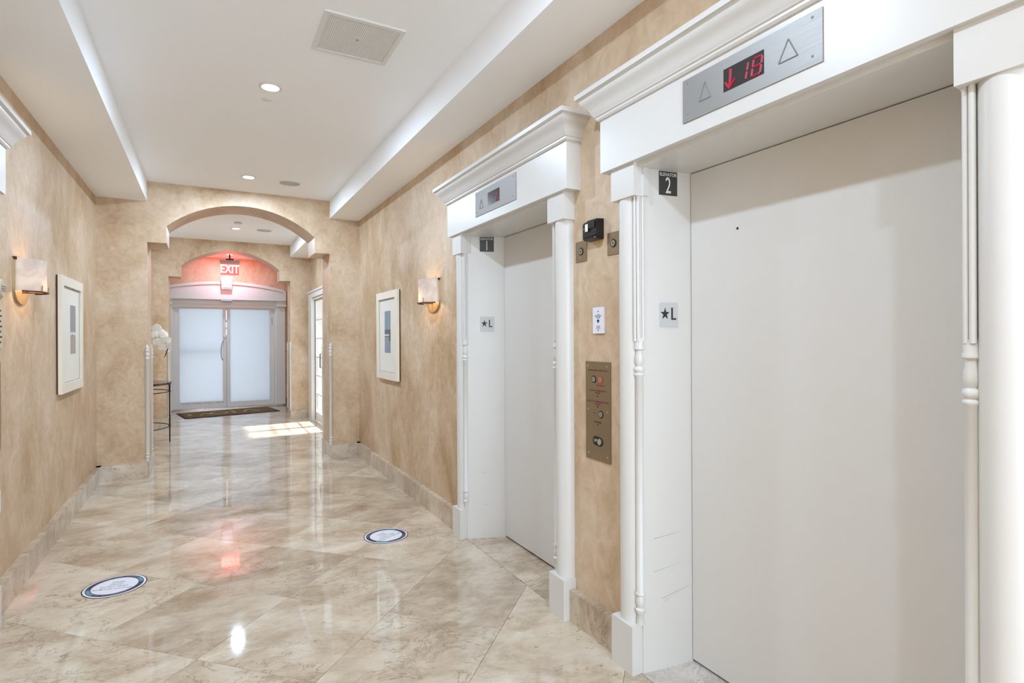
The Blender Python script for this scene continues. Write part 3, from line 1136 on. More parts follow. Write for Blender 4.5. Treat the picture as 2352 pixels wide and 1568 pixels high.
# =================================================================== SCONCES
def sconce(s, xw, yc, label):
    t = thing('wall_sconce', label, 'wall lamp', (xw, yc, 1.76), 'alabaster wall sconces')
    def P(d, y, z):
        return Vector((xw - s * d, yc + y, z))
    # backplate: straight top, rounded pointed bottom
    b = BM()
    pts = [(-0.152, 1.885), (0.152, 1.885), (0.150, 1.73)]
    for k in range(1, 14):
        a = PI * k / 14
        pts.append((0.150 * math.cos(a), 1.73 - 0.105 * math.sin(a) ** 0.8))
    pts.append((-0.150, 1.73))
    prism(b, pts, lambda p: P(0, p[0], p[1]), lambda p: P(0.012, p[0] * 0.97, p[1]))
    obj('backplate', b, M['brass'], t, smooth=True, ang=30)
    # curved alabaster shade
    b = BM()
    n = 20
    outer = []; inner = []
    for k in range(n + 1):
        a = -PI * 0.5 + PI * k / n
        outer.append((0.012 + 0.112 * math.cos(a), 0.140 * math.sin(a)))
        inner.append((0.012 + 0.104 * math.cos(a), 0.132 * math.sin(a)))
    z0, z1 = 1.700, 1.886
    for lst, in ((outer,), (inner,)):
        lo_ = [b.verts.new(P(d, y, z0)) for d, y in lst]
        hi = [b.verts.new(P(d, y, z1)) for d, y in lst]
        for k in range(n):
            b.faces.new((lo_[k], lo_[k + 1], hi[k + 1], hi[k]))
    b.verts.ensure_lookup_table()
    m_ = n + 1
    V = b.verts
    for k in range(n):
        b.faces.new((V[k], V[k + 1], V[2 * m_ + k + 1], V[2 * m_ + k]))
        b.faces.new((V[m_ + k], V[m_ + k + 1], V[3 * m_ + k + 1], V[3 * m_ + k]))
    obj('shade', b, M['alabaster'], t, smooth=True, ang=50)
    # tray under the shade with two prongs
    b = BM()
    tr = [P(0.012 + 0.118 * math.cos(a), 0.145 * math.sin(a), 1.697) for a in [-PI * .42 + PI * .84 * k / 16 for k in range(17)]]
    tube(b, tr, 0.005, 8)
    tray = obj('tray', b, M['bronzedark'], t, smooth=True)
    for q in (-0.5, 0.45):
        b = BM()
        tube(b, [P(0.012 + 0.119 * math.cos(q), 0.146 * math.sin(q), 1.696), P(0.012 + 0.121 * math.cos(q), 0.148 * math.sin(q), 1.735)], 0.0035, 6)
        obj('prong', b, M['brass'], tray)
    b = BM(); tube(b, [P(0.008, 0, 1.695), P(0.125, 0, 1.695)], 0.004, 6)
    obj('arm', b, M['bronzedark'], t)
    # upper clips
    for q in (-0.146, 0.146):
        b = BM(); bx(b, xw, xw - s * 0.02, yc + q - 0.004, yc + q + 0.004, 1.875, 1.892)
        obj('clip', b, M['bronzedark'], t)
    # bulb
    b = BM(); lathe(b, [(0.004, 1.715), (0.014, 1.725), (0.017, 1.745), (0.011, 1.765), (0.002, 1.778)], tuple(P(0.055, 0, 0)), 12)
    obj('bulb', b, M['bulb'], t, smooth=True)
    l = bpy.data.lights.new('sconce_glow', 'POINT')
    l.energy = 1.9
    l.color = (1.0, 0.68, 0.40)
    l.shadow_soft_size = 0.018
    lo2 = bpy.data.objects.new('sconce_glow', l)
    lo2.location = P(0.086, 0.0, 1.745) - t.location
    lo2.parent = t
    COL.objects.link(lo2)

sconce(1, XR, 4.300, 'alabaster sconce on the right wall, beside the further elevator')
sconce(-1, XL, 4.285, 'alabaster sconce on the left wall')

# =================================================================== FRAMED PICTURES
def picture(s, xw, y0, y1, z0, z1, label, prints, glassy=True):
    t = thing('framed_picture', label, 'picture', (xw, (y0 + y1) / 2, (z0 + z1) / 2), 'white framed pictures')
    def X(d):
        return xw - s * d
    # dark side edges
    b = BM()
    w = 0.055
    for a, c, e_, f in ((y0 + .002, y1 - .002, z0 + .002, z0 + w), (y0 + .002, y1 - .002, z1 - w, z1 - .002), (y0 + .002, y0 + w, z0 + w, z1 - w), (y1 - w, y1 - .002, z0 + w, z1 - w)):
        bx(b, X(0.001), X(0.010), a, c, e_, f)
    obj('frame_edge', b, M['framedark'], t)
    b = BM()
    w = 0.072
    outer = [(y0, z0), (y1, z0), (y1, z1), (y0, z1)]
    inner = [(y0 + w, z0 + w), (y1 - w, z0 + w), (y1 - w, z1 - w), (y0 + w, z1 - w)]
    def ring4(d, pts):
        return [b.verts.new((X(d), p[0], p[1])) for p in pts]
    r0 = ring4(0.0105, outer); r1 = ring4(0.034, outer); r2 = ring4(0.036, inner); r3 = ring4(0.0105, inner)
    for A, B_ in ((r0, r1), (r1, r2), (r2, r3), (r3, r0)):
        for k in range(4):
            b.faces.new((A[k], A[(k + 1) % 4], B_[(k + 1) % 4], B_[k]))
    obj('frame', b, M['frame'], t, bevel=0.0015)
    b = BM(); bx(b, X(0.012), X(0.018), y0 + w * .9, y1 - w * .9, z0 + w * .9, z1 - w * .9)
    mt = obj('mount', b, M['matboard'], t)
    b = BM()
    lw = 0.006
    a0, a1, c0, c1 = y0 + w, y1 - w, z0 + w, z1 - w
    for q in ((a0, a1, c0, c0 + lw), (a0, a1, c1 - lw * 1.3, c1), (a0, a0 + lw, c0, c1), (a1 - lw, a1, c0, c1)):
        bx(b, X(0.018), X(0.0195), *q)
    obj('slip', b, M['pgrey'], t)
    for (pa, pb, pc, pd, mm, th) in prints:
        b = BM(); bx(b, X(0.018), X(0.0184 + th), pa, pb, pc, pd)
        obj('print_area', b, M[mm], mt)
    b = BM(); bx(b, X(0.024), X(0.0245), y0 + w * .95, y1 - w * .95, z0 + w * .95, z1 - w * .95)
    obj('glazing', b, M['pglass'], t)
    return t
yc_ = 5.572
picture(1, XR, 5.204, 5.940, 0.997, 1.886, 'white framed narrow blue-grey seascape print on the right wall',
        [(5.47, 5.675, 1.265, 1.69, 'pgrey', 0.0), (5.47, 5.675, 1.50, 1.69, 'pblue', 0.0004), (5.53, 5.675, 1.455, 1.502, 'pdark', 0.0008), (5.51, 5.675, 1.438, 1.453, 'pwhite', 0.0008),
         (5.47, 5.52, 1.385, 1.50, 'pdark', 0.0008), (5.51, 5.675, 1.428, 1.436, 'pdark', 0.001), (5.52, 5.675, 1.265, 1.345, 'pblue', 0.0006), (5.47, 5.54, 1.265, 1.33, 'pblue', 0.0008)])
picture(-1, XL, 5.180, 5.985, 1.012, 1.895, 'white framed print with a small taupe strip image on the left wall',
        [(5.56, 5.76, 1.30, 1.69, 'ptaupe', 0.0), (5.56, 5.76, 1.45, 1.475, 'pwhite', 0.0004), (5.56, 5.76, 1.48, 1.69, 'pgrey', 0.0003), (5.60, 5.68, 1.44, 1.455, 'pgrey', 0.0006)])

# =================================================================== CORNER GUARDS (turned white beads on the arch corners)
GUARD = [(0.017, 0.153), (0.017, 0.168), (0.012, 0.176), (0.020, 0.188), (0.021, 0.204), (0.013, 0.216), (0.021, 0.224), (0.021, 0.234), (0.015, 0.240), (0.0175, 0.252),
         (0.0175, 1.205), (0.022, 1.211), (0.022, 1.219), (0.013, 1.227), (0.019, 1.243), (0.021, 1.262), (0.015, 1.283), (0.022, 1.291), (0.022, 1.300), (0.014, 1.308), (0.019, 1.322), (0.013, 1.342), (0.004, 1.362)]
names = {(YA, 0): 'near arch', (YB, 0): 'far arch'}
for (xj, q, sidew) in ((JL, 1, 'left'), (JR, -1, 'right')):
    for (yy, nm, fb_, dy) in ((YA, 'near arch', 'front', 0.008), (YAK, 'near arch', 'rear', -0.008), (YB, 'far arch', 'front', 0.008), (YBK, 'far arch', 'rear', -0.008)):
        b = BM()
        lathe(b, GUARD, (xj + q * -0.004, yy + dy - 0.006 * (1 if dy > 0 else -1), 0), 16)
        o = obj('corner_guard', b, M['white'], None, origin=(xj, yy, 0.153), smooth=True, ang=50)
        tag(o, 'white turned wooden corner bead, %s edge of the %s, %s jamb' % (fb_, nm, sidew), 'trim', 'turned corner beads')

# =================================================================== CEILING FIXTURES
def downlight(x, y, z, label, power=DOWNLIGHT_W):
    t = thing('recessed_downlight', label, 'ceiling light', (x, y, z), 'recessed ceiling downlights')
    b = BM()
    lathe(b, [(0.052, -0.001), (0.072, -0.001), (0.072, -0.004), (0.056, -0.008), (0.052, -0.006), (0.052, -0.001)], (x, y, z), 32)
    obj('trim_ring', b, M['vent'], t, smooth=True)
    b = BM(); lathe(b, [(0.053, -0.0005), (0.050, -0.007)], (x, y, z), 28)
    obj('lens', b, M['lamp'], t)
    l = bpy.data.lights.new('downlight', 'AREA')
    l.shape = 'DISK'
    l.size = 0.10
    l.energy = power
    l.color = (0.74, 0.94, 1.18)
    lo2 = bpy.data.objects.new('downlight', l)
    lo2.location = (0, 0, -0.012)
    lo2.parent = t
    COL.objects.link(lo2)
downlight(0.368, 3.920, ZC, 'nearest bright recessed ceiling downlight, beyond the square vent')
downlight(0.375, 6.211, ZC, 'bright recessed ceiling downlight just before the near arch', 26.0)
downlight(0.383, 9.200, ZC, 'bright recessed ceiling downlight between the two arches', 32.0)
downlight(0.39, 12.10, ZC, 'recessed ceiling downlight over the doormat', 12.0)
downlight(0.36, 1.63, ZC, 'recessed ceiling downlight above the camera', 17.0)
downlight(0.36, -0.66, ZC, 'recessed ceiling downlight behind the camera')
downlight(0.36, -2.95, ZC, 'recessed ceiling downlight at the lobby end')

def speaker(x, y, label):
    t = thing('ceiling_speaker', label, 'speaker', (x, y, ZC), 'round ceiling speakers')
    b = BM(); lathe(b, [(0.108, 0.0), (0.108, -0.004), (0.100, -0.008), (0.097, -0.005), (0.097, 0.0)], (x, y, ZC), 36)
    obj('rim', b, M['vent'], t, smooth=True)
    b = BM(); lathe(b, [(0.098, -0.002), (0.098, -0.005), (0.09, -0.006)], (x, y, ZC), 32)
    g = obj('grille', b, M['grille'], t)
    b = BM()
    for rr in (0.02, 0.04, 0.06, 0.08):
        lathe(b, [(rr, -0.006), (rr + 0.003, -0.006), (rr + .003, -0.0075), (rr, -0.0075), (rr, -0.006)], (x, y, ZC), 28)
    obj('mesh_ring', b, M['vent'], g)
speaker(0.770, 6.262, 'round grey ceiling speaker before the near arch')
speaker(0.767, 9.192, 'round grey ceiling speaker between the two arches')
t = thing('smoke_detector', 'small white smoke detector on the ceiling past the near arch', 'detector', (0.39, 8.70, ZC))
b = BM(); lathe(b, [(0.05, 0), (0.05, -0.012), (0.044, -0.03), (0.02, -0.036)], (0.39, 8.70, ZC), 24)
obj('housing', b, M['vent'], t, smooth=True)
b = BM(); lathe(b, [(0.046, -0.014), (0.051, -0.014), (0.051, -0.018), (0.046, -0.018), (0.046, -0.014)], (0.39, 8.70, ZC), 24)
obj('vent_ring', b, M['gasket'], t)
t = thing('sprinkler_cover', 'flat white sprinkler cover beside the nearest downlight', 'sprinkler', (0.365, 4.14, ZC))
b = BM(); lathe(b, [(0.034, 0), (0.034, -0.002), (0.030, -0.0035)], (0.365, 4.14, ZC), 24)
obj('cover', b, M['vent'], t, smooth=True)

# ceiling vent
VX0, VX1, VY0, VY1 = 0.519, 0.935, 2.862, 3.281
t = thing('ceiling_vent', 'square white perforated ceiling vent', 'vent', (0.727, 3.07, ZC))
b = BM()
w = 0.024
for q in ((VX0, VX1, VY0, VY0 + w), (VX0, VX1, VY1 - w, VY1), (VX0, VX0 + w, VY0 + w, VY1 - w), (VX1 - w, VX1, VY0 + w, VY1 - w)):
    bx(b, *q, ZC, ZC - 0.009)
obj('frame', b, M['vent'], t, bevel=0.002)
b = BM(); bx(b, VX0 + w, VX1 - w, VY0 + w, VY1 - w, ZC, ZC - 0.002)
obj('backing', b, M['ventback'], t)
b = BM()
n = 38
for k in range(n):
    x = VX0 + w + (VX1 - VX0 - 2 * w) * (k + .5) / n
    bx(b, x - 0.0028, x + 0.0028, VY0 + w, VY1 - w, ZC - 0.0025, ZC - 0.005)
for k in range(n):
    y = VY0 + w + (VY1 - VY0 - 2 * w) * (k + .5) / n
    bx(b, VX0 + w, VX1 - w, y - 0.0028, y + 0.0028, ZC - 0.0025, ZC - 0.0045)
g = obj('perforated_panel', b, M['vent'], t)
g['kind'] = 'stuff'
b = BM(); lathe(b, [(0.008, -0.003), (0.008, -0.007), (0.004, -0.008)], ((VX0 + VX1) / 2, (VY0 + VY1) / 2, ZC), 14)
obj('centre_screw', b, M['grille'], t)

# =================================================================== FLOOR DECALS
def decal(cx, cyy, rot, label, wlab):
    t = thing('floor_decal', label, 'floor sticker', (cx, cyy, 0), 'round distancing floor decals')
    z = 0.0004
    def cyl(r0, r1, z0, z1, m, nm, a0=0.0, a1=2 * PI, par=None):
        b = BM()
        n = 56 if a1 - a0 > 6 else 24
        prof = [(r0, z0), (r1, z0), (r1, z1), (r0, z1), (r0, z0)]
        lathe(b, prof, (cx, cyy, 0), n, Matrix.Rotation(rot, 4, 'Z'), a0, a1)
        return obj(nm, b, M[m], par or t)
    b = BM(); lathe(b, [(0.156, 0.0002), (0.156, 0.001)], (cx, cyy, 0), 56)
    obj('outer_rim', b, M['vinylrim'], t)
    b = BM(); lathe(b, [(0.150, 0.001), (0.150, 0.0014)], (cx, cyy, 0), 56)
    obj('white_face', b, M['vinyl'], t)
    band = cyl(0.113, 0.139, 0.0014, 0.0018, 'navy', 'navy_band')
    cyl(0.117, 0.135, 0.0018, 0.002, 'teal', 'teal_patch', R(195), R(235), band)
    cyl(0.117, 0.135, 0.0018, 0.002, 'teal', 'teal_patch', R(15), R(45), band)
    # circular lettering
    b = BM()
    def arc_text(s, a_mid, sgn, size):
        n = len(s)
        step = size * 0.78 / 0.126
        for k, ch in enumerate(s):
            if ch == ' ':
                continue
            a = a_mid - sgn * (k - (n - 1) / 2) * step
            rad = Vector((math.cos(a + rot), math.sin(a + rot), 0))
            up = rad * sgn
            right = Vector((up.y, -up.x, 0))
            text_bm(b, ch, Vector((cx, cyy, 0.0018)) + rad * 0.126, right, up, size, 0.0003, 0.0002)
    arc_text('KEEP YOUR DISTANCE', R(90), 1, 0.0155)
    arc_text('SOCIAL DISTANCING', R(270), -1, 0.0155)
    obj('band_lettering', b, M['greytext'], band)
    b = BM()
    right = Vector((math.cos(rot), math.sin(rot), 0)); up = Vector((-math.sin(rot), math.cos(rot), 0))
    for k, (s, sz) in enumerate((('PLEASE', 0.024), ('STAND', 0.024), ('SIX FEET APART', 0.0235), ('FROM ONE ANOTHER', 0.0235))):
        text_bm(b, s, Vector((cx, cyy, 0.0014)) + up * (0.052 - 0.031 * k), right, up, sz, 0.0003, 0.0003, 0.86)
    obj('lettering', b, M['greytext'], t)
decal(1.121, 3.943, R(27), 'round white floor decal with navy ring near the further elevator', 'r')
decal(-0.469, 3.908, R(-14), 'round white floor decal with navy and teal ring near the left wall', 'l')

# =================================================================== BETWEEN THE ARCHES: CONSOLE TABLE AND ORCHID
TX, TY, TR = XL + 0.012, 8.975, 0.508
t = thing('console_table', 'black iron half-round console table against the left wall past the arch', 'table', (XL + 0.2, TY, 0))
def half(r, z, n=28):
    return [Vector((TX + r * math.cos(-PI / 2 + PI * k / n), TY + r * math.sin(-PI / 2 + PI * k / n), z)) for k in range(n + 1)]
b = BM()
hp = half(TR + 0.012, 0)
prism(b, [(p.x, p.y) for p in hp], lambda p: (p[0], p[1], 0.812), lambda p: (p[0], p[1], 0.826))
top = obj('table_top', b, M['tabletop'], t)
b = BM()
rim = [(TX + (TR + q) * math.cos(-PI / 2 + PI * k / 28), TY + (TR + q) * math.sin(-PI / 2 + PI * k / 28)) for q, rng in ((0.018, range(29)), (0.004, range(28, -1, -1))) for k in rng]
prism(b, rim, lambda p: (p[0], p[1], 0.800), lambda p: (p[0], p[1], 0.8258))
obj('top_rim', b, M['iron'], top)
for z, nm, rr in ((0.700, 'apron_ring', 0.006), (0.225, 'stretcher_ring', 0.006)):
    b = BM(); tube(b, half(TR - 0.006, z), rr, 8)
    obj(nm, b, M['iron'], t, smooth=True)
for a in (0, -68, 68):
    x = TX + (TR - 0.004) * math.cos(R(a)); y = TY + (TR - 0.004) * math.sin(R(a))
    b = BM()
    tube(b, [(x, y, 0.0), (x, y, 0.20), (x, y, 0.23), (x, y, 0.60), (x, y, 0.70), (x, y, 0.805)], [0.008, 0.009, 0.010, 0.0095, 0.011, 0.013], 10)
    lg = obj('leg', b, M['iron'], t, smooth=True)
    for z in (0.225, 0.70):
        b = BM(); lathe(b, [(0.006, z - 0.016), (0.015, z - 0.008), (0.017, z), (0.015, z + 0.008), (0.006, z + 0.016)], (x, y, 0), 12)
        obj('collar', b, M['iron'], lg, smooth=True)

OX, OY = -0.735, 8.975
t = thing('potted_orchid', 'white orchid with drooping blooms in a pot on the console table', 'plant', (OX, OY, 0.826))
b = BM(); lathe(b, [(0.045, 0.826), (0.06, 0.85), (0.072, 0.90), (0.075, 0.95), (0.070, 0.96), (0.066, 0.955)], (OX, OY, 0), 20)
obj('pot', b, M['pot'], t, smooth=True)
def leafblade(b, p0, p1, p2, w):
    pts = []
    for k in range(7):
        u = k / 6
        p = p0.lerp(p1, u).lerp(p1.lerp(p2, u), u)
        pts.append((p, w * math.sin(PI * min(0.97, 0.12 + u * 0.85))))
    side = (p2 - p0).cross(Vector((0, 0, 1))).normalized()
    L_ = [b.verts.new(p + side * w_) for p, w_ in pts]
    C_ = [b.verts.new(p - Vector((0, 0, 0.15 * w_))) for p, w_ in pts]
    R_ = [b.verts.new(p - side * w_) for p, w_ in pts]
    for k in range(6):
        b.faces.new((L_[k], L_[k + 1], C_[k + 1], C_[k]))
        b.faces.new((C_[k], C_[k + 1], R_[k + 1], R_[k]))
base = Vector((OX, OY, 0.955))
for a, l_, hh in ((10, 0.16, 0.10), (80, 0.15, 0.05), (170, 0.14, 0.06), (-60, 0.15, 0.13), (-20, 0.13, 0.16)):
    b = BM()
    d = Vector((math.cos(R(a)), math.sin(R(a)), 0))
    leafblade(b, base, base + d * l_ * 0.5 + Vector((0, 0, hh)), base + d * l_ + Vector((0, 0, hh * 0.55)), 0.024)
    obj('leaf', b, M['leafm'], t, smooth=True)
stem_pts = [Vector((OX, OY, 0.95)), Vector((OX - .01, OY - .02, 1.15)), Vector((OX - 0.005, OY - .03, 1.35)), Vector((OX + .03, OY - .03, 1.47)), Vector((OX + .09, OY - .03, 1.528)),
            Vector((OX + .16, OY - .03, 1.535)), Vector((OX + .23, OY - .03, 1.48)), Vector((OX + .27, OY - .03, 1.38)), Vector((OX + .265, OY - .03, 1.28)), Vector((OX + .235, OY - .03, 1.18))]
b = BM(); tube(b, stem_pts, 0.006, 6)
obj('stem', b, M['stem'], t, smooth=True)
b = BM(); tube(b, [(OX - .01, OY, .95), (OX - 0.06, OY - .02, 1.28)], 0.004, 6)
obj('stake', b, M['stem'], t)
def orchid_bloom(c, yaw, pitch, k):
    b = BM()
    rot = Matrix.Rotation(yaw, 3, 'Z') @ Matrix.Rotation(pitch, 3, 'Y')
    for (a, w, l_) in ((90, .032, .058), (210, .030, .054), (330, .030, .054), (20, .046, .060), (160, .046, .060)):
        ca, sa = math.cos(R(a)), math.sin(R(a))
        n = 6
        L_ = []; R_ = []
        for i in range(n + 1):
            u = i / n
            ww = w * math.sin(PI * (0.08 + 0.88 * u)) ** 0.7
            q = l_ * u
            bend = 0.012 * u * u
            for lst, sg in ((L_, 1), (R_, -1)):
                y = ca * q - sa * ww * sg
                z = sa * q + ca * ww * sg
                lst.append(b.verts.new(rot @ Vector((0.006 - bend, y, z)) + c))
        for i in range(n):
            b.faces.new((L_[i], L_[i + 1], R_[i + 1], R_[i]))
    fl = obj('bloom', b, M['petal'], t, smooth=True, ang=80)
    b = BM(); lathe(b, [(0.002, -0.006), (0.005, -0.002), (0.004, 0.003), (0.002, 0.007)], tuple(c + rot @ Vector((0.012, 0, 0))), 8)
    obj('lip', b, M['petal'], fl, smooth=True)
random.seed(3)
for k, (dx, dz) in enumerate(((.14, 1.56), (.18, 1.50), (.12, 1.475), (.225, 1.465), (.17, 1.42), (.25, 1.395), (.20, 1.355), (.15, 1.37), (.255, 1.32), (.21, 1.30))):
    orchid_bloom(Vector((OX + dx, OY - 0.05 + random.uniform(-.02, .02), dz)), R(-90 + random.uniform(-35, 35)), R(random.uniform(-15, 25)), k)
for dx, dz in ((.245, 1.235), (.235, 1.20), (.225, 1.17)):
    b = BM(); lathe(b, [(0.001, -0.012), (0.007, -0.004), (0.006, 0.005), (0.001, 0.012)], (OX + dx, OY - .03, dz), 8)
    obj('flower_bud', b, M['bud'], t, smooth=True)
random.seed(11)

# =================================================================== GLAZED SIDE DOOR (right wall, between the arches)
D2 = sempty('door_2', (XR, 9.40, 0), 'white glazed french doors in the right wall between the arches')
for q in ((8.40, 8.73), (10.07, 10.40)):
    b = BM(); bx(b, XR, XR - 0.053, q[0], q[1], 0.0, 2.212)
    obj('casing_leg', b, M['white'], D2, bevel=0.006, seg=2)
b = BM(); bx(b, XR, XR - 0.053, 8.73, 10.07, 2.11, 2.212); bx(b, XR, XR - 0.068, 8.38, 10.42, 2.195, 2.225)
obj('head_casing', b, M['white'], D2, bevel=0.004)
b = BM()
bx(b, XR - 0.03, XR + 0.16, 8.68, 8.735, 0, 2.12); bx(b, XR - 0.03, XR + 0.16, 10.065, 10.12, 0, 2.12); bx(b, XR - 0.03, XR + 0.16, 8.70, 10.10, 2.075, 2.13)
obj('jamb', b, M['white'], D2, bevel=0.002)
xg = XR + 0.012
for (y0, y1, hy) in ((8.737, 9.398, 9.375), (9.402, 10.063, 9.425)):
    b = BM()
    st = 0.045
    bx(b, xg + 0.005, xg + 0.035, y0, y0 + st, 0.02, 2.075); bx(b, xg, xg + 0.04, y1 - st, y1, 0.02, 2.075)
    bx(b, xg, xg + 0.04, y0 + st, y1 - st, 0.02, 0.16); bx(b, xg, xg + 0.04, y0 + st, y1 - st, 2.045, 2.075)
    lf = obj('door_leaf', b, M['white'], D2, bevel=0.003)
    zr = [0.16, 0.464, 0.779, 1.095, 1.411, 1.729, 2.045]
    for z in zr[1:-1]:
        b = BM(); bx(b, xg + 0.012, xg + 0.028, y0 + st, y1 - st, z - 0.010, z + 0.010)
        obj('glazing_bar', b, M['white'], lf, bevel=0.002)
    for za, zb in zip(zr, zr[1:]):
        b = BM(); bx(b, xg + 0.018, xg + 0.022, y0 + st, y1 - st, za, zb)
        obj('pane', b, M['glass'], lf)
    b = BM(); tube(b, [(xg, hy, 0.93), (xg - 0.035, hy, 0.94), (xg - 0.035, hy, 1.16), (xg, hy, 1.17)], 0.008, 8)
    obj('handle', b, M['gasket'], lf, smooth=True)
b = BM(); bx(b, XR + 0.003, XR + 0.010, 10.0625, 10.0655, 0.02, 2.08)
obj('gasket', b, M['letterk'], D2)

# =================================================================== ENTRANCE DOORS
D1 = sempty('door_1', ((DXL + DXR) / 2, YE, 0), 'white double entrance doors with frosted glass panes')
YD = YE - 0.02
b = BM()
bx(b, -0.62, -0.565, YD - 0.03, YE + 0.12, 0.02, 2.10); bx(b, 1.245, 1.30, YD - 0.03, YE + 0.12, 0.02, 2.10); bx(b, -0.565, 1.245, YD - 0.03, YE + 0.12, 2.045, 2.10)
obj('jamb', b, M['white'], D1, bevel=0.003)
LE = ((-0.563, 0.340, -0.480, 0.285, 0.150), (0.352, 1.243, 0.412, 1.162, 0.122))
for (x0, x1, g0, g1, zb) in LE:
    b = BM()
    bx(b, x0, g0, YD, YD + 0.045, 0.03, 2.043); bx(b, g1, x1, YD, YD + 0.045, 0.03, 2.043)
    bx(b, g0, g1, YD, YD + 0.045, 0.03, zb); bx(b, g0, g1, YD, YD + 0.045, 2.012, 2.043)
    lf = obj('door_leaf', b, M['white'], D1, bevel=0.003)
    b = BM(); bx(b, g0, g1, YD + 0.02, YD + 0.026, zb, 2.012)
    obj('pane', b, M['frost'], lf)
for z0_, z1_ in ((0.03, 1.49), (1.60, 1.65), (1.74, 1.80), (1.985, 2.043)):
    b = BM(); bx(b, 0.330, 0.362, YD + 0.046, YD + 0.056, z0_, z1_)
    obj('astragal', b, M['white'], D1)
# pull handle and lock on the left leaf, hinge on the right
b = BM()
tube(b, [(0.300, YD, 1.40), (0.290, YD - 0.05, 1.37), (0.262, YD - 0.06, 1.30), (0.250, YD - 0.06, 1.20), (0.250, YD - 0.055, 1.10), (0.262, YD - 0.05, 1.02), (0.285, YD, 0.98)], 0.011, 8)
obj('pull_handle', b, M['chrome'], D1, smooth=True)
b = BM(); lathe(b, [(0.028, 0), (0.028, 0.012), (0.02, 0.018)], (0.315, YD, 1.46), 18, Matrix.Rotation(R(90), 4, 'X'))
obj('lock', b, M['chrome'], D1, smooth=True)
b = BM(); bx(b, 1.195, 1.205, YD - 0.008, YD, 1.70, 1.86)
obj('hinge', b, M['gasket'], D1)
b = BM(); bx(b, 0.02, 0.30, YD - 0.03, YD, 1.95, 2.0); bx(b, 0.46, 0.72, YD - 0.03, YD, 1.95, 2.0)
# push bar outside, seen blurred
b = BM(); tube(b, [(-0.50, YD + 0.14, 1.13), (0.27, YD + 0.14, 1.13)], 0.028, 10); 
obj('push_bar', b, M['concrete'], D1, smooth=True)
for k in range(4):
    b = BM(); bx(b, -0.45 + k * .2, -0.30 + k * 0.2, YD - 0.004, YD, 0.128, 0.134)
    obj('sweep_mark', b, M['gasket'], D1)
b = BM(); bx(b, DXL - 0.12, DXR + 0.12, YE - 0.07, YE + 0.2, 0.0, 0.028)
obj('sill', b, M['thresh'], D1, bevel=0.003)

# entrance surround: shallow arched pediment with keystone, side pilasters
TR1 = sempty('trim_1', (0.35, YE, 0), 'white arched pediment and pilasters around the entrance doors')
xc = 0.345
def ped_arc(off):
    pts = []
    for k in range(33):
        u = -1 + 2 * k / 32
        pts.append((xc + u * (hw - 0.0), 2.556 - 0.120 * u * u - off))
    sh = []
    for k in range(1, 8):
        a = PI / 2 * k / 7
        sh.append((xc + hw + (0.085 - off * 0.9) * math.sin(a), pts[-1][1] - (0.11) * (1 - math.cos(a))))
    return [(2 * xc - p[0], p[1]) for p in sh][::-1] + pts + sh
hw = 1.03
A0, A1 = ped_arc(0.0), ped_arc(0.052)
b = BM()
prism(b, [(A1[0][0], 2.196)] + A1 + [(A1[-1][0], 2.196)], lambda p: (p[0], YE - 0.17, p[1]), lambda p: (p[0], YE, p[1]))
obj('pediment', b, M['white'], TR1)
b = BM()
prism(b, A0 + [(A0[-1][0], 2.196), (A1[-1][0], 2.196)] + A1[::-1] + [(A1[0][0], 2.196), (A0[0][0], 2.196)], lambda p: (p[0], YE - 0.195, p[1]), lambda p: (p[0], YE, p[1]))
obj('pediment_cap', b, M['white'], TR1)
b = BM(); bx(b, -0.74, 1.43, YE - 0.08, YE, 2.10, 2.20)
obj('fascia', b, M['white'], TR1, bevel=0.003)
b = BM(); bx(b, -0.62, 1.30, YE - 0.06, YE - 0.02, 2.035, 2.105)
obj('operator_cover', b, M['vent'], TR1, bevel=0.004)
b = BM()
prism(b, [(0.262, 2.40), (0.438, 2.40), (0.458, 2.655), (0.245, 2.655)], lambda p: (p[0], YE - 0.235, p[1]), lambda p: (p[0], YE - 0.10, p[1]))
ks = obj('keystone', b, M['white'], TR1, bevel=0.005)
b = BM(); prism(b, [(0.285, 2.43), (0.41, 2.43), (0.40, 2.60), (0.29, 2.64)], lambda p: (p[0], YE - 0.235, p[1]), lambda p: (p[0] + 0.01, YE - 0.246, p[1]))
obj('keystone_panel', b, M['white'], ks, bevel=0.003)
b = BM(); bx(b, 0.25, 0.45, YE - 0.2, YE - 0.12, 2.165, 2.20)
obj('motion_sensor', b, M['grille'], TR1, bevel=0.006)
for q, x0, x1 in ((-1, -0.76, -0.60), (1, 1.29, 1.45)):
    b = BM(); bx(b, x0, x1, YE - 0.10, YE, 0.03, 2.10)
    pl_ = obj('pilaster', b, M['white'], TR1, bevel=0.008)
    b = BM(); bx(b, x0 - 0.012, x1 + 0.012, YE - 0.13, YE, 2.10, 2.20); bx(b, x0 - 0.022, x1 + 0.022, YE - 0.15, YE, 2.08, 2.115)
    obj('capital', b, M['white'], pl_, bevel=0.004)

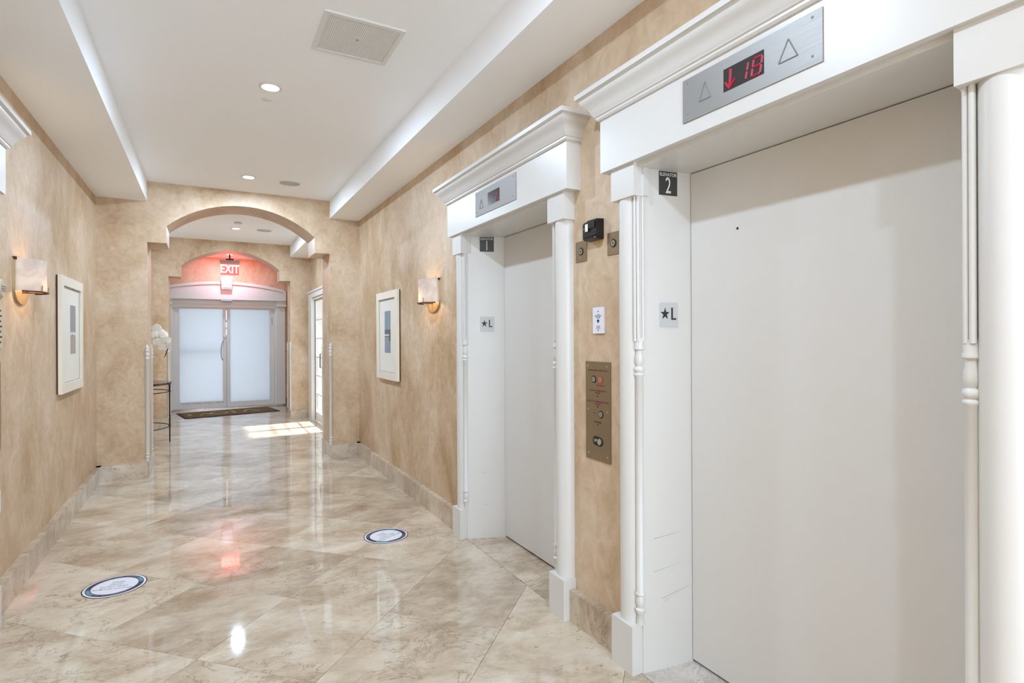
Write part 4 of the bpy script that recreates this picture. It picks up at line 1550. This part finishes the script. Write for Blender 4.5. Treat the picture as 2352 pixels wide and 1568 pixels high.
# doormat
t = thing('doormat', 'brown doormat with dark border in front of the entrance doors', 'doormat', (0.365, 12.0, 0))
b = BM()
c_, s_ = math.cos(R(11)), math.sin(R(11))
def mp(x, y, z):
    return (0.365 + x * c_ - y * s_, 11.965 + x * s_ + y * c_, z)
prism(b, [(-.81, -.44), (.81, -.44), (.81, .44), (-.81, .44)], lambda p: mp(p[0], p[1], 0.0), lambda p: mp(p[0] * .997, p[1] * .995, 0.009))
obj('border', b, M['matrim'], t)
b = BM(); prism(b, [(-.77, -.40), (.77, -.40), (.77, .40), (-.77, .40)], lambda p: mp(p[0], p[1], 0.008), lambda p: mp(p[0], p[1], 0.012))
pile = obj('pile', b, M['matfib'], t)
b = BM()
def mdisc(x, y, rx_, ry_, hole=0.0):
    n = 20
    pts = [(x + rx_ * math.cos(2 * PI * k / n), y + ry_ * math.sin(2 * PI * k / n)) for k in range(n)]
    if hole:
        o_ = [b.verts.new(mp(*p, 0.0125)) for p in pts]
        i_ = [b.verts.new(mp(x + (p[0] - x) * hole, y + (p[1] - y) * hole, 0.0125)) for p in pts]
        for k in range(n):
            b.faces.new((o_[k], o_[(k + 1) % n], i_[(k + 1) % n], i_[k]))
    else:
        b.faces.new([b.verts.new(mp(*p, 0.0125)) for p in pts])
mdisc(-.66, 0, .035, .10)
for k in range(3):
    pass
prism(b, [(-.53, -.16), (-.49, -.16), (-.42, .13), (-.38, .13), (-.31, -.16), (-.35, -.16), (-.40, .02), (-.46, .02)], lambda p: mp(p[0], p[1], .0118), lambda p: mp(p[0], p[1], .0126))
mdisc(-.17, 0, .16, .19, 0.72)
prism(b, [(.05, -.17), (.10, -.17), (.10, .17), (.05, .17)], lambda p: mp(p[0], p[1], .0118), lambda p: mp(p[0], p[1], .0126))
prism(b, [(.20, -.17), (.25, -.17), (.37, .13), (.49, -.17), (.54, -.17), (.40, .18), (.34, .18)], lambda p: mp(p[0], p[1], .0118), lambda p: mp(p[0], p[1], .0126))
obj('pale_print', b, M['matpale'], pile)

# =================================================================== EXIT SIGN
ex, ey = 0.375, 11.55
t = thing('exit_sign', 'red lit EXIT sign hanging above the entrance doors', 'exit sign', (ex, ey, 2.7))
b = BM(); bx(b, ex - 0.165, ex + 0.165, ey - 0.045, ey + 0.045, 2.805, 2.86)
obj('housing', b, M['cowl'], t, bevel=0.006)
b = BM(); bx(b, ex - 0.065, ex + 0.065, ey - 0.03, ey + 0.03, 2.86, 2.885); tube(b, [(ex, ey, 2.88), (ex, ey, ZC)], 0.012, 8)
obj('mount', b, M['letterk'], t)
b = BM(); bx(b, ex - 0.15, ex + 0.15, ey - 0.003, ey + 0.003, 2.59, 2.806)
pn = obj('panel', b, M['exitpanel'], t)
for sgn, rr in ((-1, Vector((1, 0, 0))), (1, Vector((-1, 0, 0)))):
    b = BM()
    text_bm(b, 'EXIT', Vector((ex, ey + sgn * 0.004, 2.695)), rr, UZ, 0.215, 0.002, 0.006, 0.70)
    obj('lettering', b, M['exitglow'], pn)
    l = bpy.data.lights.new('exit_glow', 'AREA')
    l.shape = 'RECTANGLE'; l.size = 0.28; l.size_y = 0.17
    l.energy = 6.0 if sgn > 0 else 0.45
    l.spread = R(110)
    l.color = (1.0, 0.06, 0.05)
    lo2 = bpy.data.objects.new('exit_glow', l)
    lo2.rotation_euler = Vector((0, sgn, 0.32 if sgn > 0 else 0)).to_track_quat('-Z', 'Z').to_euler()
    lo2.location = Vector((ex, ey + sgn * 0.012, 2.70)) - t.location
    lo2.parent = t
    COL.objects.link(lo2)
